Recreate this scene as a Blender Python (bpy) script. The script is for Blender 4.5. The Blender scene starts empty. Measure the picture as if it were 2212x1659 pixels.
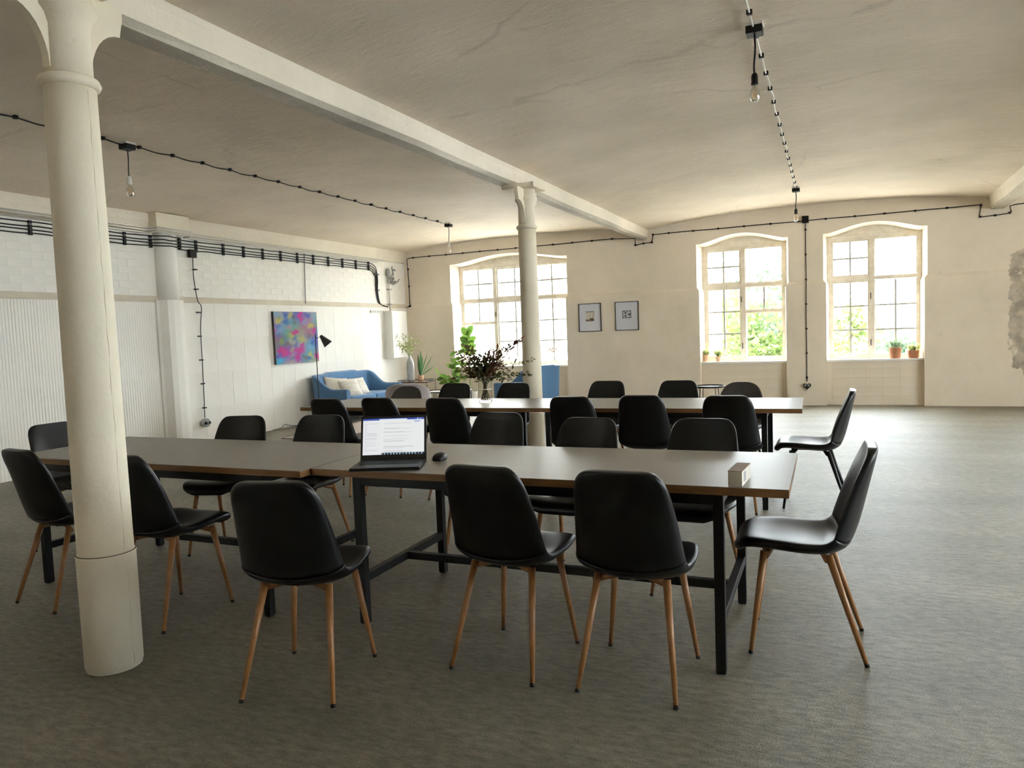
import bpy, bmesh, math, random
from math import sin, cos, pi, radians, sqrt
from mathutils import Vector, Matrix
import numpy as np

rnd = random.Random(7)
SC = bpy.context.scene
COL = SC.collection

# ------------------------------------------------------------------ camera
cam_d = bpy.data.cameras.new('camera')
cam = bpy.data.objects.new('camera', cam_d)
COL.objects.link(cam)
cam_d.sensor_fit = 'HORIZONTAL'
cam_d.sensor_width = 36.0
cam_d.lens = 36.0 * 1600.0 / 2212.0
cam_d.clip_start, cam_d.clip_end = 0.05, 400
YAW, PIT, ROL = radians(24.35), radians(4.008), radians(-2.2235)
_f = Vector((-sin(YAW) * cos(PIT), cos(YAW) * cos(PIT), -sin(PIT)))
_r = Vector((cos(YAW), sin(YAW), 0))
_u = _r.cross(_f)
_rr = cos(ROL) * _r + sin(ROL) * _u
_uu = -sin(ROL) * _r + cos(ROL) * _u
cam.matrix_world = Matrix(((_rr.x, _uu.x, -_f.x, 0), (_rr.y, _uu.y, -_f.y, 0), (_rr.z, _uu.z, -_f.z, 1.39), (0, 0, 0, 1)))
SC.camera = cam

# ------------------------------------------------------------------ sky, sun, exposure
world = bpy.data.worlds.new('world')
SC.world = world
world.use_nodes = True
bg = world.node_tree.nodes['Background']
bg.inputs['Color'].default_value = (0.86, 0.94, 1.0, 1)
bg.inputs['Strength'].default_value = 5.0
sun_d = bpy.data.lights.new('sun', 'SUN')
sun_d.energy = 2.4
sun_d.angle = radians(2.0)
sun_d.color = (1.0, 0.95, 0.86)
sun = bpy.data.objects.new('sun', sun_d)
COL.objects.link(sun)
sun.location = (-4, -20, 30)
sun.rotation_euler = Vector((0.35, 0.62, -0.8)).to_track_quat('-Z', 'Y').to_euler()

SC.view_settings.view_transform = 'Standard'
SC.view_settings.look = 'None'
SC.view_settings.gamma = 1.0
SC.view_settings.use_curve_mapping = False
SC.view_settings.exposure = 2.62
SC.cycles.use_denoising = True
SC.cycles.max_bounces = 14
SC.cycles.diffuse_bounces = 8
SC.cycles.transparent_max_bounces = 16
SC.cycles.sample_clamp_indirect = 6.0

# ------------------------------------------------------------------ materials
def mat(name, col, rough=0.6, metal=0.0, spec=0.5, var=0.0, vscale=6.0, bump=0.0, bscale=40.0, stretch=(1, 1, 1), col2=None, detail=6.0, coat=0.0, sheen=0.0):
    m = bpy.data.materials.new(name)
    m.use_nodes = True
    nt = m.node_tree
    b = nt.nodes['Principled BSDF']
    b.inputs['Base Color'].default_value = (*col, 1)
    b.inputs['Roughness'].default_value = rough
    b.inputs['Metallic'].default_value = metal
    b.inputs['Specular IOR Level'].default_value = spec
    if coat:
        b.inputs['Coat Weight'].default_value = coat
    if sheen:
        b.inputs['Sheen Weight'].default_value = sheen
    if var or bump or col2:
        tc = nt.nodes.new('ShaderNodeTexCoord')
        mp = nt.nodes.new('ShaderNodeMapping')
        mp.inputs['Scale'].default_value = stretch
        nt.links.new(tc.outputs['Object'], mp.inputs['Vector'])
    if var or col2:
        n = nt.nodes.new('ShaderNodeTexNoise')
        n.inputs['Scale'].default_value = vscale
        n.inputs['Detail'].default_value = detail
        n.inputs['Roughness'].default_value = 0.62
        nt.links.new(mp.outputs[0], n.inputs['Vector'])
        r = nt.nodes.new('ShaderNodeValToRGB')
        c2 = col2 if col2 else tuple(c * (1 - var) for c in col)
        r.color_ramp.elements[0].color = (*c2, 1)
        r.color_ramp.elements[1].color = (*col, 1)
        r.color_ramp.elements[0].position = 0.33
        r.color_ramp.elements[1].position = 0.66
        nt.links.new(n.outputs['Fac'], r.inputs[0])
        nt.links.new(r.outputs[0], b.inputs['Base Color'])
    if bump:
        n2 = nt.nodes.new('ShaderNodeTexNoise')
        n2.inputs['Scale'].default_value = bscale
        n2.inputs['Detail'].default_value = 5
        nt.links.new(mp.outputs[0], n2.inputs['Vector'])
        bp = nt.nodes.new('ShaderNodeBump')
        bp.inputs['Strength'].default_value = bump
        bp.inputs['Distance'].default_value = 0.02
        nt.links.new(n2.outputs['Fac'], bp.inputs['Height'])
        nt.links.new(bp.outputs[0], b.inputs['Normal'])
    return m

def glass_mat(name, tint=(1, 1, 1), gloss=0.06, rough=0.02):
    m = bpy.data.materials.new(name)
    m.use_nodes = True
    nt = m.node_tree
    nt.nodes.remove(nt.nodes['Principled BSDF'])
    out = nt.nodes['Material Output']
    tr = nt.nodes.new('ShaderNodeBsdfTransparent')
    tr.inputs[0].default_value = (*tint, 1)
    gl = nt.nodes.new('ShaderNodeBsdfGlossy')
    gl.inputs['Roughness'].default_value = rough
    fr = nt.nodes.new('ShaderNodeLayerWeight')
    fr.inputs['Blend'].default_value = gloss
    mx = nt.nodes.new('ShaderNodeMixShader')
    nt.links.new(fr.outputs['Fresnel'], mx.inputs[0])
    nt.links.new(tr.outputs[0], mx.inputs[1])
    nt.links.new(gl.outputs[0], mx.inputs[2])
    nt.links.new(mx.outputs[0], out.inputs['Surface'])
    return m

def attr_mat(name, emit=0.0, rough=0.7):
    m = bpy.data.materials.new(name)
    m.use_nodes = True
    nt = m.node_tree
    b = nt.nodes['Principled BSDF']
    a = nt.nodes.new('ShaderNodeAttribute')
    a.attribute_name = 'print'
    b.inputs['Roughness'].default_value = rough
    if emit:
        b.inputs['Base Color'].default_value = (0.01, 0.01, 0.01, 1)
        nt.links.new(a.outputs['Color'], b.inputs['Emission Color'])
        b.inputs['Emission Strength'].default_value = emit
    else:
        nt.links.new(a.outputs['Color'], b.inputs['Base Color'])
    return m

def plaster(name, base, dirt, bump, stretch, crack=0.0, blot=0.5):
    """old painted plaster: blotches of grime, fine cracks, trowel relief"""
    m = bpy.data.materials.new(name)
    m.use_nodes = True
    nt = m.node_tree
    L = nt.links.new
    b = nt.nodes['Principled BSDF']
    b.inputs['Roughness'].default_value = 0.75
    b.inputs['Specular IOR Level'].default_value = 0.25
    tc = nt.nodes.new('ShaderNodeTexCoord')
    mp = nt.nodes.new('ShaderNodeMapping')
    mp.inputs['Scale'].default_value = stretch
    L(tc.outputs['Object'], mp.inputs['Vector'])
    n1 = nt.nodes.new('ShaderNodeTexNoise'); n1.inputs['Scale'].default_value = 0.9; n1.inputs['Detail'].default_value = 7; n1.inputs['Roughness'].default_value = 0.6
    L(tc.outputs['Object'], n1.inputs['Vector'])
    r1 = nt.nodes.new('ShaderNodeValToRGB')
    r1.color_ramp.elements[0].position = 0.34; r1.color_ramp.elements[1].position = 0.62
    r1.color_ramp.elements[0].color = (*[a * (1 - blot) + d * blot for a, d in zip(base, dirt)], 1)
    r1.color_ramp.elements[1].color = (*base, 1)
    L(n1.outputs['Fac'], r1.inputs[0])
    n2 = nt.nodes.new('ShaderNodeTexNoise'); n2.inputs['Scale'].default_value = 5.0; n2.inputs['Detail'].default_value = 10; n2.inputs['Roughness'].default_value = 0.72
    L(mp.outputs[0], n2.inputs['Vector'])
    r2 = nt.nodes.new('ShaderNodeValToRGB')
    r2.color_ramp.elements[0].position = 0.27; r2.color_ramp.elements[1].position = 0.36
    r2.color_ramp.elements[0].color = (1, 1, 1, 1); r2.color_ramp.elements[1].color = (0, 0, 0, 1)
    L(n2.outputs['Fac'], r2.inputs[0])
    mx = nt.nodes.new('ShaderNodeMixRGB')
    mx.inputs[2].default_value = (*dirt, 1)
    ml = nt.nodes.new('ShaderNodeMath'); ml.operation = 'MULTIPLY'; ml.inputs[1].default_value = 0.55
    L(r2.outputs[0], ml.inputs[0]); L(ml.outputs[0], mx.inputs[0]); L(r1.outputs[0], mx.inputs[1])
    last = mx
    hsum = n2.outputs['Fac']
    if crack:
        vo = nt.nodes.new('ShaderNodeTexVoronoi'); vo.feature = 'DISTANCE_TO_EDGE'; vo.inputs['Scale'].default_value = 0.42
        dn = nt.nodes.new('ShaderNodeTexNoise'); dn.inputs['Scale'].default_value = 2.5; dn.inputs['Detail'].default_value = 6
        L(tc.outputs['Object'], dn.inputs['Vector'])
        mm = nt.nodes.new('ShaderNodeMixRGB'); mm.inputs[0].default_value = 0.22
        L(tc.outputs['Object'], mm.inputs[1]); L(dn.outputs['Color'], mm.inputs[2]); L(mm.outputs[0], vo.inputs['Vector'])
        rc = nt.nodes.new('ShaderNodeValToRGB')
        rc.color_ramp.elements[0].position = 0.0; rc.color_ramp.elements[1].position = 0.006
        rc.color_ramp.elements[0].color = (crack, crack, crack, 1); rc.color_ramp.elements[1].color = (0, 0, 0, 1)
        L(vo.outputs['Distance'], rc.inputs[0])
        n4 = nt.nodes.new('ShaderNodeTexNoise'); n4.inputs['Scale'].default_value = 1.3
        L(tc.outputs['Object'], n4.inputs['Vector'])
        r4 = nt.nodes.new('ShaderNodeValToRGB'); r4.color_ramp.elements[0].position = 0.5; r4.color_ramp.elements[1].position = 0.6
        L(n4.outputs['Fac'], r4.inputs[0])
        mu = nt.nodes.new('ShaderNodeMath'); mu.operation = 'MULTIPLY'
        L(rc.outputs[0], mu.inputs[0]); L(r4.outputs[0], mu.inputs[1])
        mx2 = nt.nodes.new('ShaderNodeMixRGB'); mx2.inputs[2].default_value = (dirt[0] * .6, dirt[1] * .58, dirt[2] * .55, 1)
        L(mu.outputs[0], mx2.inputs[0]); L(mx.outputs[0], mx2.inputs[1])
        last = mx2
    L(last.outputs[0], b.inputs['Base Color'])
    bp = nt.nodes.new('ShaderNodeBump'); bp.inputs['Strength'].default_value = bump; bp.inputs['Distance'].default_value = 0.03
    L(hsum, bp.inputs['Height'])
    L(bp.outputs[0], b.inputs['Normal'])
    return m

M = {}
WARM = (0.80, 0.745, 0.645)
M['wall'] = plaster('wall_plaster', (0.79, 0.70, 0.58), (0.52, 0.46, 0.36), 0.22, (1, 1, 1), 0.0, 0.35)
M['wall_left'] = plaster('wall_left_paint', (0.84, 0.815, 0.755), (0.62, 0.57, 0.48), 0.10, (1, 1, 1), 0.0, 0.2)
M['belt'] = mat('belt_plaster', (0.66, 0.59, 0.475), 0.85, var=0.15, vscale=3)
M['ceiling'] = plaster('ceiling_plaster', (0.85, 0.735, 0.605), (0.50, 0.44, 0.33), 0.5, (0.6, 1.5, 1), 0.28, 0.35)
M['beam'] = plaster('beam_paint', (0.81, 0.735, 0.61), (0.40, 0.36, 0.29), 0.45, (1, 1, 1), 0.0, 0.3)
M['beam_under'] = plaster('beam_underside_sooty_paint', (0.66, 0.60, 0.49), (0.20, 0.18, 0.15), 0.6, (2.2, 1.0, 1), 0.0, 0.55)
M['column'] = plaster('column_paint', (0.80, 0.725, 0.57), (0.50, 0.45, 0.35), 0.25, (1, 1, 1), 0.0, 0.3)
M['black_plastic'] = mat('black_plastic', (0.007, 0.007, 0.007), 0.5, spec=0.3)
M['grey_pipe'] = mat('painted_conduit', (0.62, 0.6, 0.53), 0.5)
M['grey_cable'] = mat('grey_cable', (0.28, 0.28, 0.27), 0.6)
M['white_cable'] = mat('white_cable', (0.75, 0.73, 0.66), 0.5)
M['frame'] = mat('old_window_paint', (0.78, 0.73, 0.63), 0.55, var=0.0, col2=(0.64, 0.56, 0.45), vscale=9, bump=0.15, bscale=30)
M['bar'] = mat('glazing_bar_paint', (0.42, 0.40, 0.36), 0.6)
M['sill'] = mat('sill_paint', (0.85, 0.83, 0.78), 0.5)
M['glass'] = glass_mat('window_glass', (0.97, 0.985, 0.98), 0.08)
M['vase_glass'] = glass_mat('vase_glass', (0.96, 0.96, 0.93), 0.05)
M['leather'] = mat('black_leather', (0.0045, 0.0048, 0.005), 0.36, spec=0.35, bump=0.06, bscale=220)
M['leather_grey'] = mat('grey_shell_leather', (0.05, 0.045, 0.038), 0.5, spec=0.4, bump=0.05, bscale=200)
M['wood_leg'] = mat('wood_leg', (0.34, 0.165, 0.06), 0.42, col2=(0.25, 0.11, 0.038), vscale=14, stretch=(6, 6, 0.6))
M['black_leg'] = mat('black_leg_metal', (0.012, 0.012, 0.012), 0.4)
M['lino'] = mat('grey_linoleum', (0.27, 0.258, 0.222), 0.38, spec=0.55, col2=(0.25, 0.238, 0.205), vscale=3, stretch=(1, 6, 1), bump=0.015, bscale=60)
M['ply'] = mat('brown_edge_band', (0.25, 0.13, 0.045), 0.5, col2=(0.18, 0.088, 0.029), vscale=8, stretch=(1, 1, 12))
M['steel'] = mat('black_steel', (0.006, 0.0065, 0.007), 0.42, spec=0.25)
M['blue'] = mat('blue_wool', (0.085, 0.19, 0.345), 0.9, spec=0.15, bump=0.15, bscale=300, sheen=0.3)
M['cushion'] = mat('cream_cushion', (0.72, 0.67, 0.56), 0.9, spec=0.1, col2=(0.62, 0.57, 0.46), vscale=14)
M['cushion_s'] = mat('white_cushion', (0.80, 0.77, 0.70), 0.9, spec=0.1, col2=(0.55, 0.5, 0.42), vscale=5, stretch=(1, 9, 1))
M['grey_velvet'] = mat('grey_velvet', (0.31, 0.27, 0.275), 0.85, spec=0.1, sheen=0.5)
M['white_enamel'] = mat('white_enamel', (0.82, 0.80, 0.75), 0.35)
M['canvas_side'] = mat('canvas_side', (0.06, 0.045, 0.03), 0.7)
M['print'] = attr_mat('printed_picture')
M['screen'] = attr_mat('lit_screen', emit=0.145)
M['frame_black'] = mat('black_frame', (0.015, 0.013, 0.012), 0.45)
M['terracotta'] = mat('terracotta', (0.52, 0.24, 0.13), 0.8, col2=(0.44, 0.19, 0.1), vscale=12)
M['clay_light'] = mat('light_clay', (0.68, 0.42, 0.27), 0.8, var=0.1)
M['soil'] = mat('potting_soil', (0.03, 0.02, 0.014), 0.95)
def leafmat(name, c, c2, vs=9):
    m = mat(name, c, 0.5, spec=0.4, col2=c2, vscale=vs)
    b = m.node_tree.nodes['Principled BSDF']
    nt = m.node_tree
    tr = nt.nodes.new('ShaderNodeBsdfTranslucent')
    src = b.inputs['Base Color'].links[0].from_socket
    nt.links.new(src, tr.inputs['Color'])
    mx = nt.nodes.new('ShaderNodeMixShader'); mx.inputs[0].default_value = 0.45
    nt.links.new(b.outputs[0], mx.inputs[1]); nt.links.new(tr.outputs[0], mx.inputs[2])
    nt.links.new(mx.outputs[0], nt.nodes['Material Output'].inputs['Surface'])
    return m
M['leaf'] = leafmat('green_leaf', (0.15, 0.25, 0.035), (0.07, 0.15, 0.025))
M['leaf_dark'] = leafmat('aloe_leaf', (0.10, 0.20, 0.07), (0.05, 0.12, 0.05))
M['leaf_pale'] = leafmat('pale_leaf', (0.50, 0.52, 0.24), (0.32, 0.36, 0.14))
M['leaf_grey'] = leafmat('grey_leaf', (0.24, 0.33, 0.20), (0.16, 0.22, 0.12))
M['dry_brown'] = leafmat('dried_brown_leaf', (0.20, 0.135, 0.05), (0.11, 0.085, 0.038))
M['dry_red'] = leafmat('dried_red_leaf', (0.20, 0.075, 0.038), (0.12, 0.05, 0.03))
M['dry_green'] = leafmat('dried_green_leaf', (0.11, 0.115, 0.035), (0.06, 0.07, 0.025))
M['stem'] = mat('stem_brown', (0.07, 0.05, 0.025), 0.7)
M['stem_green'] = mat('stem_green', (0.16, 0.22, 0.06), 0.6)
M['ceramic_grey'] = mat('grey_glazed_ceramic', (0.55, 0.55, 0.52), 0.3, col2=(0.30, 0.31, 0.30), vscale=7, stretch=(2, 2, 0.6))
M['card'] = mat('white_card', (0.72, 0.70, 0.62), 0.6)
M['card_brown'] = mat('brown_card', (0.36, 0.26, 0.19), 0.7, var=0.15, vscale=30)
M['label_grey'] = mat('grey_label', (0.36, 0.36, 0.36), 0.6)
M['socket_white'] = mat('white_socket', (0.72, 0.70, 0.64), 0.4)
M['bulb'] = glass_mat('bulb_glass', (0.97, 0.93, 0.85), 0.35)
M['filament'] = mat('filament', (0.5, 0.3, 0.15), 0.4)
M['brass'] = mat('bulb_cap_metal', (0.5, 0.47, 0.4), 0.3, metal=1.0)
M['rug'] = mat('pale_rug', (0.55, 0.45, 0.38), 0.95, col2=(0.5, 0.46, 0.43), vscale=4, stretch=(1, 8, 1))
M['rug_edge'] = mat('rug_edge', (0.12, 0.1, 0.08), 0.9)
M['facade'] = mat('pale_render', (0.80, 0.77, 0.72), 0.9, var=0.06, vscale=1.5)
M['facade_glass'] = mat('far_window_glass', (0.05, 0.052, 0.085), 0.2)
M['facade_glass_red'] = mat('far_window_curtain', (0.085, 0.06, 0.066), 0.4)
M['facade_brick'] = mat('red_brick', (0.14, 0.075, 0.04), 0.9)
M['roof'] = mat('roof_tile', (0.34, 0.36, 0.42), 0.8)
M['yard'] = mat('yard_ground', (0.46, 0.43, 0.37), 0.9, var=0.25, vscale=0.3)
M['tree_a'] = leafmat('tree_leaf_light', (0.19, 0.225, 0.06), (0.10, 0.165, 0.06), 0.6)
M['tree_b'] = leafmat('tree_leaf_green', (0.15, 0.20, 0.12), (0.09, 0.14, 0.09), 0.6)
M['bark'] = mat('bark', (0.12, 0.09, 0.06), 0.9)

# floor: grey-green needle felt with fine cross streaks and worn paler traces
def floor_mat():
    m = bpy.data.materials.new('floor_felt')
    m.use_nodes = True
    nt = m.node_tree; L = nt.links.new
    b = nt.nodes['Principled BSDF']
    b.inputs['Roughness'].default_value = 0.5
    b.inputs['Specular IOR Level'].default_value = 0.7
    tc = nt.nodes.new('ShaderNodeTexCoord')
    mp = nt.nodes.new('ShaderNodeMapping'); mp.inputs['Scale'].default_value = (1.0, 2.6, 1); mp.inputs['Rotation'].default_value = (0, 0, radians(-8))
    L(tc.outputs['Object'], mp.inputs['Vector'])
    n1 = nt.nodes.new('ShaderNodeTexNoise'); n1.inputs['Scale'].default_value = 14; n1.inputs['Detail'].default_value = 9; n1.inputs['Roughness'].default_value = 0.75
    L(mp.outputs[0], n1.inputs['Vector'])
    r1 = nt.nodes.new('ShaderNodeValToRGB')
    r1.color_ramp.elements[0].position = 0.3; r1.color_ramp.elements[1].position = 0.7
    r1.color_ramp.elements[0].color = (0.075, 0.071, 0.046, 1); r1.color_ramp.elements[1].color = (0.31, 0.28, 0.21, 1)
    L(n1.outputs['Fac'], r1.inputs[0])
    n2 = nt.nodes.new('ShaderNodeTexNoise'); n2.inputs['Scale'].default_value = 0.8; n2.inputs['Detail'].default_value = 6
    L(mp.outputs[0], n2.inputs['Vector'])
    r2 = nt.nodes.new('ShaderNodeValToRGB')
    r2.color_ramp.elements[0].position = 0.35; r2.color_ramp.elements[1].position = 0.68
    r2.color_ramp.elements[0].color = (0.72, 0.74, 0.70, 1); r2.color_ramp.elements[1].color = (1.12, 1.1, 1.08, 1)
    L(n2.outputs['Fac'], r2.inputs[0])
    mu = nt.nodes.new('ShaderNodeMixRGB'); mu.blend_type = 'MULTIPLY'; mu.inputs[0].default_value = 1
    L(r1.outputs[0], mu.inputs[1]); L(r2.outputs[0], mu.inputs[2])
    n3 = nt.nodes.new('ShaderNodeTexNoise'); n3.inputs['Scale'].default_value = 160; n3.inputs['Detail'].default_value = 3
    L(mp.outputs[0], n3.inputs['Vector'])
    r3 = nt.nodes.new('ShaderNodeValToRGB'); r3.color_ramp.elements[0].color = (0.5, 0.5, 0.5, 1); r3.color_ramp.elements[1].color = (1.5, 1.5, 1.5, 1)
    r3.color_ramp.elements[0].position = 0.3; r3.color_ramp.elements[1].position = 0.7
    L(n3.outputs['Fac'], r3.inputs[0])
    mu2 = nt.nodes.new('ShaderNodeMixRGB'); mu2.blend_type = 'MULTIPLY'; mu2.inputs[0].default_value = 1
    L(mu.outputs[0], mu2.inputs[1]); L(r3.outputs[0], mu2.inputs[2])
    L(mu2.outputs[0], b.inputs['Base Color'])
    bp = nt.nodes.new('ShaderNodeBump'); bp.inputs['Strength'].default_value = 0.4; bp.inputs['Distance'].default_value = 0.01
    ad = nt.nodes.new('ShaderNodeMath'); ad.operation = 'ADD'
    L(n1.outputs['Fac'], ad.inputs[0]); L(n3.outputs['Fac'], ad.inputs[1])
    L(ad.outputs[0], bp.inputs['Height']); L(bp.outputs[0], b.inputs['Normal'])
    return m
M['floor'] = floor_mat()

def wall_back_mat():
    """the back wall's plaster with the flaked area on its pier: the bare grey-brown render under the paint"""
    m = plaster('wall_back_plaster', (0.79, 0.70, 0.58), (0.52, 0.46, 0.36), 0.2, (1, 1, 1), 0.0, 0.4)
    nt = m.node_tree; L = nt.links.new
    b = nt.nodes['Principled BSDF']
    prev = b.inputs['Base Color'].links[0].from_socket
    geo = nt.nodes.new('ShaderNodeTexCoord')
    sep = nt.nodes.new('ShaderNodeSeparateXYZ'); L(geo.outputs['Object'], sep.inputs[0])
    n = nt.nodes.new('ShaderNodeTexNoise'); n.inputs['Scale'].default_value = 3.2; n.inputs['Detail'].default_value = 10; n.inputs['Roughness'].default_value = 0.7
    L(geo.outputs['Object'], n.inputs['Vector'])
    def mr(sock, a, b_, c, d):
        q = nt.nodes.new('ShaderNodeMapRange'); q.inputs['From Min'].default_value = a; q.inputs['From Max'].default_value = b_
        q.inputs['To Min'].default_value = c; q.inputs['To Max'].default_value = d
        L(sock, q.inputs['Value']); return q.outputs[0]
    def mul(a, c):
        q = nt.nodes.new('ShaderNodeMath'); q.operation = 'MULTIPLY'; L(a, q.inputs[0]); L(c, q.inputs[1]); return q.outputs[0]
    m1 = mul(mr(sep.outputs['X'], 2.08, 2.3, 0, 1), mr(sep.outputs['X'], 3.3, 3.8, 1, 0))
    m2 = mul(mr(sep.outputs['Z'], 0.25, 0.6, 0, 1), mr(sep.outputs['Z'], 2.2, 2.45, 1, 0))
    mm = mul(mul(m1, m2), mr(n.outputs['Fac'], 0.3, 0.6, 0.2, 1.0))
    r = nt.nodes.new('ShaderNodeValToRGB'); r.color_ramp.elements[0].position = 0.42; r.color_ramp.elements[1].position = 0.46
    L(mm, r.inputs[0])
    n2 = nt.nodes.new('ShaderNodeTexNoise'); n2.inputs['Scale'].default_value = 5; n2.inputs['Detail'].default_value = 9; L(geo.outputs['Object'], n2.inputs['Vector'])
    r2 = nt.nodes.new('ShaderNodeValToRGB')
    r2.color_ramp.elements[0].position = 0.38; r2.color_ramp.elements[1].position = 0.62
    r2.color_ramp.elements[0].color = (0.33, 0.29, 0.23, 1); r2.color_ramp.elements[1].color = (0.60, 0.52, 0.42, 1)
    L(n2.outputs['Fac'], r2.inputs[0])
    mx = nt.nodes.new('ShaderNodeMixRGB'); L(r.outputs[0], mx.inputs[0]); L(prev, mx.inputs[1]); L(r2.outputs[0], mx.inputs[2])
    L(mx.outputs[0], b.inputs['Base Color'])
    return m
M['wall_back'] = wall_back_mat()

# ------------------------------------------------------------------ mesh helpers
def obj(name, bm, m, parent=None, smooth=False, loc=None):
    me = bpy.data.meshes.new(name)
    bm.normal_update()
    bm.to_mesh(me); bm.free()
    if smooth:
        for p in me.polygons: p.use_smooth = True
    o = bpy.data.objects.new(name, me)
    COL.objects.link(o)
    if m:
        for x in (m if isinstance(m, (list, tuple)) else [m]): me.materials.append(x)
    if parent: o.parent = parent
    if loc: o.location = loc
    return o

def tag(o, label=None, cat=None, group=None, kind=None):
    if label: o['label'] = label
    if cat: o['category'] = cat
    if group: o['group'] = group
    if kind: o['kind'] = kind
    return o

def empty(name, loc=(0, 0, 0), rz=0.0, label=None, cat=None, group=None, kind=None):
    o = bpy.data.objects.new(name, None)
    o.empty_display_size = 0.1
    COL.objects.link(o)
    o.location = loc; o.rotation_euler = (0, 0, rz)
    return tag(o, label, cat, group, kind)

def dup(root, loc, rz, label=None, group=None):
    r = root.copy(); COL.objects.link(r)
    r.location = loc; r.rotation_euler = (0, 0, rz)
    if label: r['label'] = label
    if group: r['group'] = group
    for ch in list(root.children):
        c = ch.copy(); COL.objects.link(c); c.parent = r
        for g in list(ch.children):
            d = g.copy(); COL.objects.link(d); d.parent = c
    return r

def box(bm, x0, x1, y0, y1, z0, z1, bev=0.0, mi=0):
    r = bmesh.ops.create_cube(bm, size=1.0)
    vs = r['verts']
    for v in vs:
        v.co = Vector((x0 + (v.co.x + .5) * (x1 - x0), y0 + (v.co.y + .5) * (y1 - y0), z0 + (v.co.z + .5) * (z1 - z0)))
    fs = {f for v in vs for f in v.link_faces}
    for f in fs: f.material_index = mi
    if bev:
        es = list({e for v in vs for e in v.link_edges})
        g = bmesh.ops.bevel(bm, geom=es, offset=bev, segments=2, profile=0.6, affect='EDGES')
        for f in g['faces']: f.material_index = mi
    return vs

def B(*a, **k):
    bm = bmesh.new(); box(bm, *a, **k); return bm

def tube(bm, pts, r, n=8, r2=None, caps=True, closed=False):
    pts = [Vector(p) for p in pts]
    N = len(pts)
    rings = []
    up = None
    for i, p in enumerate(pts):
        if closed: t = pts[(i + 1) % N] - pts[i - 1]
        elif i == 0: t = pts[1] - pts[0]
        elif i == N - 1: t = pts[-1] - pts[-2]
        else: t = (pts[i + 1] - pts[i]).normalized() + (pts[i] - pts[i - 1]).normalized()
        t.normalize()
        if up is None:
            a = Vector((0, 0, 1)) if abs(t.z) < .9 else Vector((0, 1, 0))
            up = (a - t * a.dot(t)).normalized()
        else:
            up = (up - t * up.dot(t)).normalized()
        s = t.cross(up)
        if callable(r): rad = r(i / (N - 1))
        else: rad = r if r2 is None else r + (r2 - r) * i / (N - 1)
        rings.append([bm.verts.new(p + (up * cos(2 * pi * k / n) + s * sin(2 * pi * k / n)) * rad) for k in range(n)])
    M_ = N if closed else N - 1
    for i in range(M_):
        a, b = rings[i], rings[(i + 1) % N]
        for k in range(n):
            f = bm.faces.new((a[k], a[(k + 1) % n], b[(k + 1) % n], b[k])); f.smooth = True
    if caps and not closed:
        bm.faces.new(rings[0][::-1]); bm.faces.new(rings[-1])
    return bm

def T(pts, r, n=8, **k):
    return tube(bmesh.new(), pts, r, n, **k)

def lathe(bm, prof, n=24, cx=0, cy=0, cap0=True, cap1=True):
    rings = []
    for r, z in prof:
        rings.append([bm.verts.new((cx + r * cos(2 * pi * k / n), cy + r * sin(2 * pi * k / n), z)) for k in range(n)])
    for a, b in zip(rings, rings[1:]):
        for k in range(n):
            f = bm.faces.new((a[k], a[(k + 1) % n], b[(k + 1) % n], b[k])); f.smooth = True
    if cap0 and prof[0][0] > 1e-4: bm.faces.new(rings[0][::-1])
    if cap1 and prof[-1][0] > 1e-4: bm.faces.new(rings[-1])
    return bm

def quad(bm, a, b, c, d, mi=0):
    f = bm.faces.new([bm.verts.new(p) for p in (a, b, c, d)]); f.material_index = mi
    return f

def prism(bm, poly, axis, a, b, mi=0):
    """extrude a closed polygon of 2-D points along axis ('x': points are y,z; 'y': points are x,z; 'z': points are x,y)"""
    def P(p, t):
        return {'x': (t, p[0], p[1]), 'y': (p[0], t, p[1]), 'z': (p[0], p[1], t)}[axis]
    A = [bm.verts.new(P(p, a)) for p in poly]; Bv = [bm.verts.new(P(p, b)) for p in poly]
    n = len(poly)
    fs = [bm.faces.new(A), bm.faces.new(Bv[::-1])]
    for i in range(n):
        fs.append(bm.faces.new((A[i], Bv[i], Bv[(i + 1) % n], A[(i + 1) % n])))
    for f in fs: f.material_index = mi
    bmesh.ops.recalc_face_normals(bm, faces=fs)
    return bm

def colorgrid(name, w, h, nx, ny, fn, m, parent=None, plane='xz'):
    """a flat sheet, local x 0..w, local z (or y) 0..h, printed cell by cell with fn(u, v) -> rgb"""
    verts = []; faces = []; cols = []
    for j in range(ny + 1):
        for i in range(nx + 1):
            verts.append((w * i / nx, 0, h * j / ny) if plane == 'xz' else (w * i / nx, h * j / ny, 0))
    for j in range(ny):
        for i in range(nx):
            a = j * (nx + 1) + i
            faces.append((a, a + 1, a + nx + 2, a + nx + 1))
            c = fn((i + .5) / nx, (j + .5) / ny)
            cols += [(*c, 1.0)] * 4
    me = bpy.data.meshes.new(name)
    me.from_pydata(verts, [], faces)
    at = me.color_attributes.new('print', 'FLOAT_COLOR', 'CORNER')
    at.data.foreach_set('color', np.array(cols, dtype=np.float32).ravel())
    me.materials.append(m)
    o = bpy.data.objects.new(name, me); COL.objects.link(o)
    if parent: o.parent = parent
    return o

def catmull(pts, per=6):
    pts = [Vector(p) for p in pts]
    out = []
    P = [pts[0] * 2 - pts[1]] + pts + [pts[-1] * 2 - pts[-2]]
    for i in range(1, len(P) - 2):
        for k in range(per):
            t = k / per
            a, b, c, d = P[i - 1], P[i], P[i + 1], P[i + 2]
            out.append(.5 * ((2 * b) + (c - a) * t + (2 * a - 5 * b + 4 * c - d) * t * t + (3 * b - a - 3 * c + d) * t ** 3))
    out.append(pts[-1])
    return out

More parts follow.
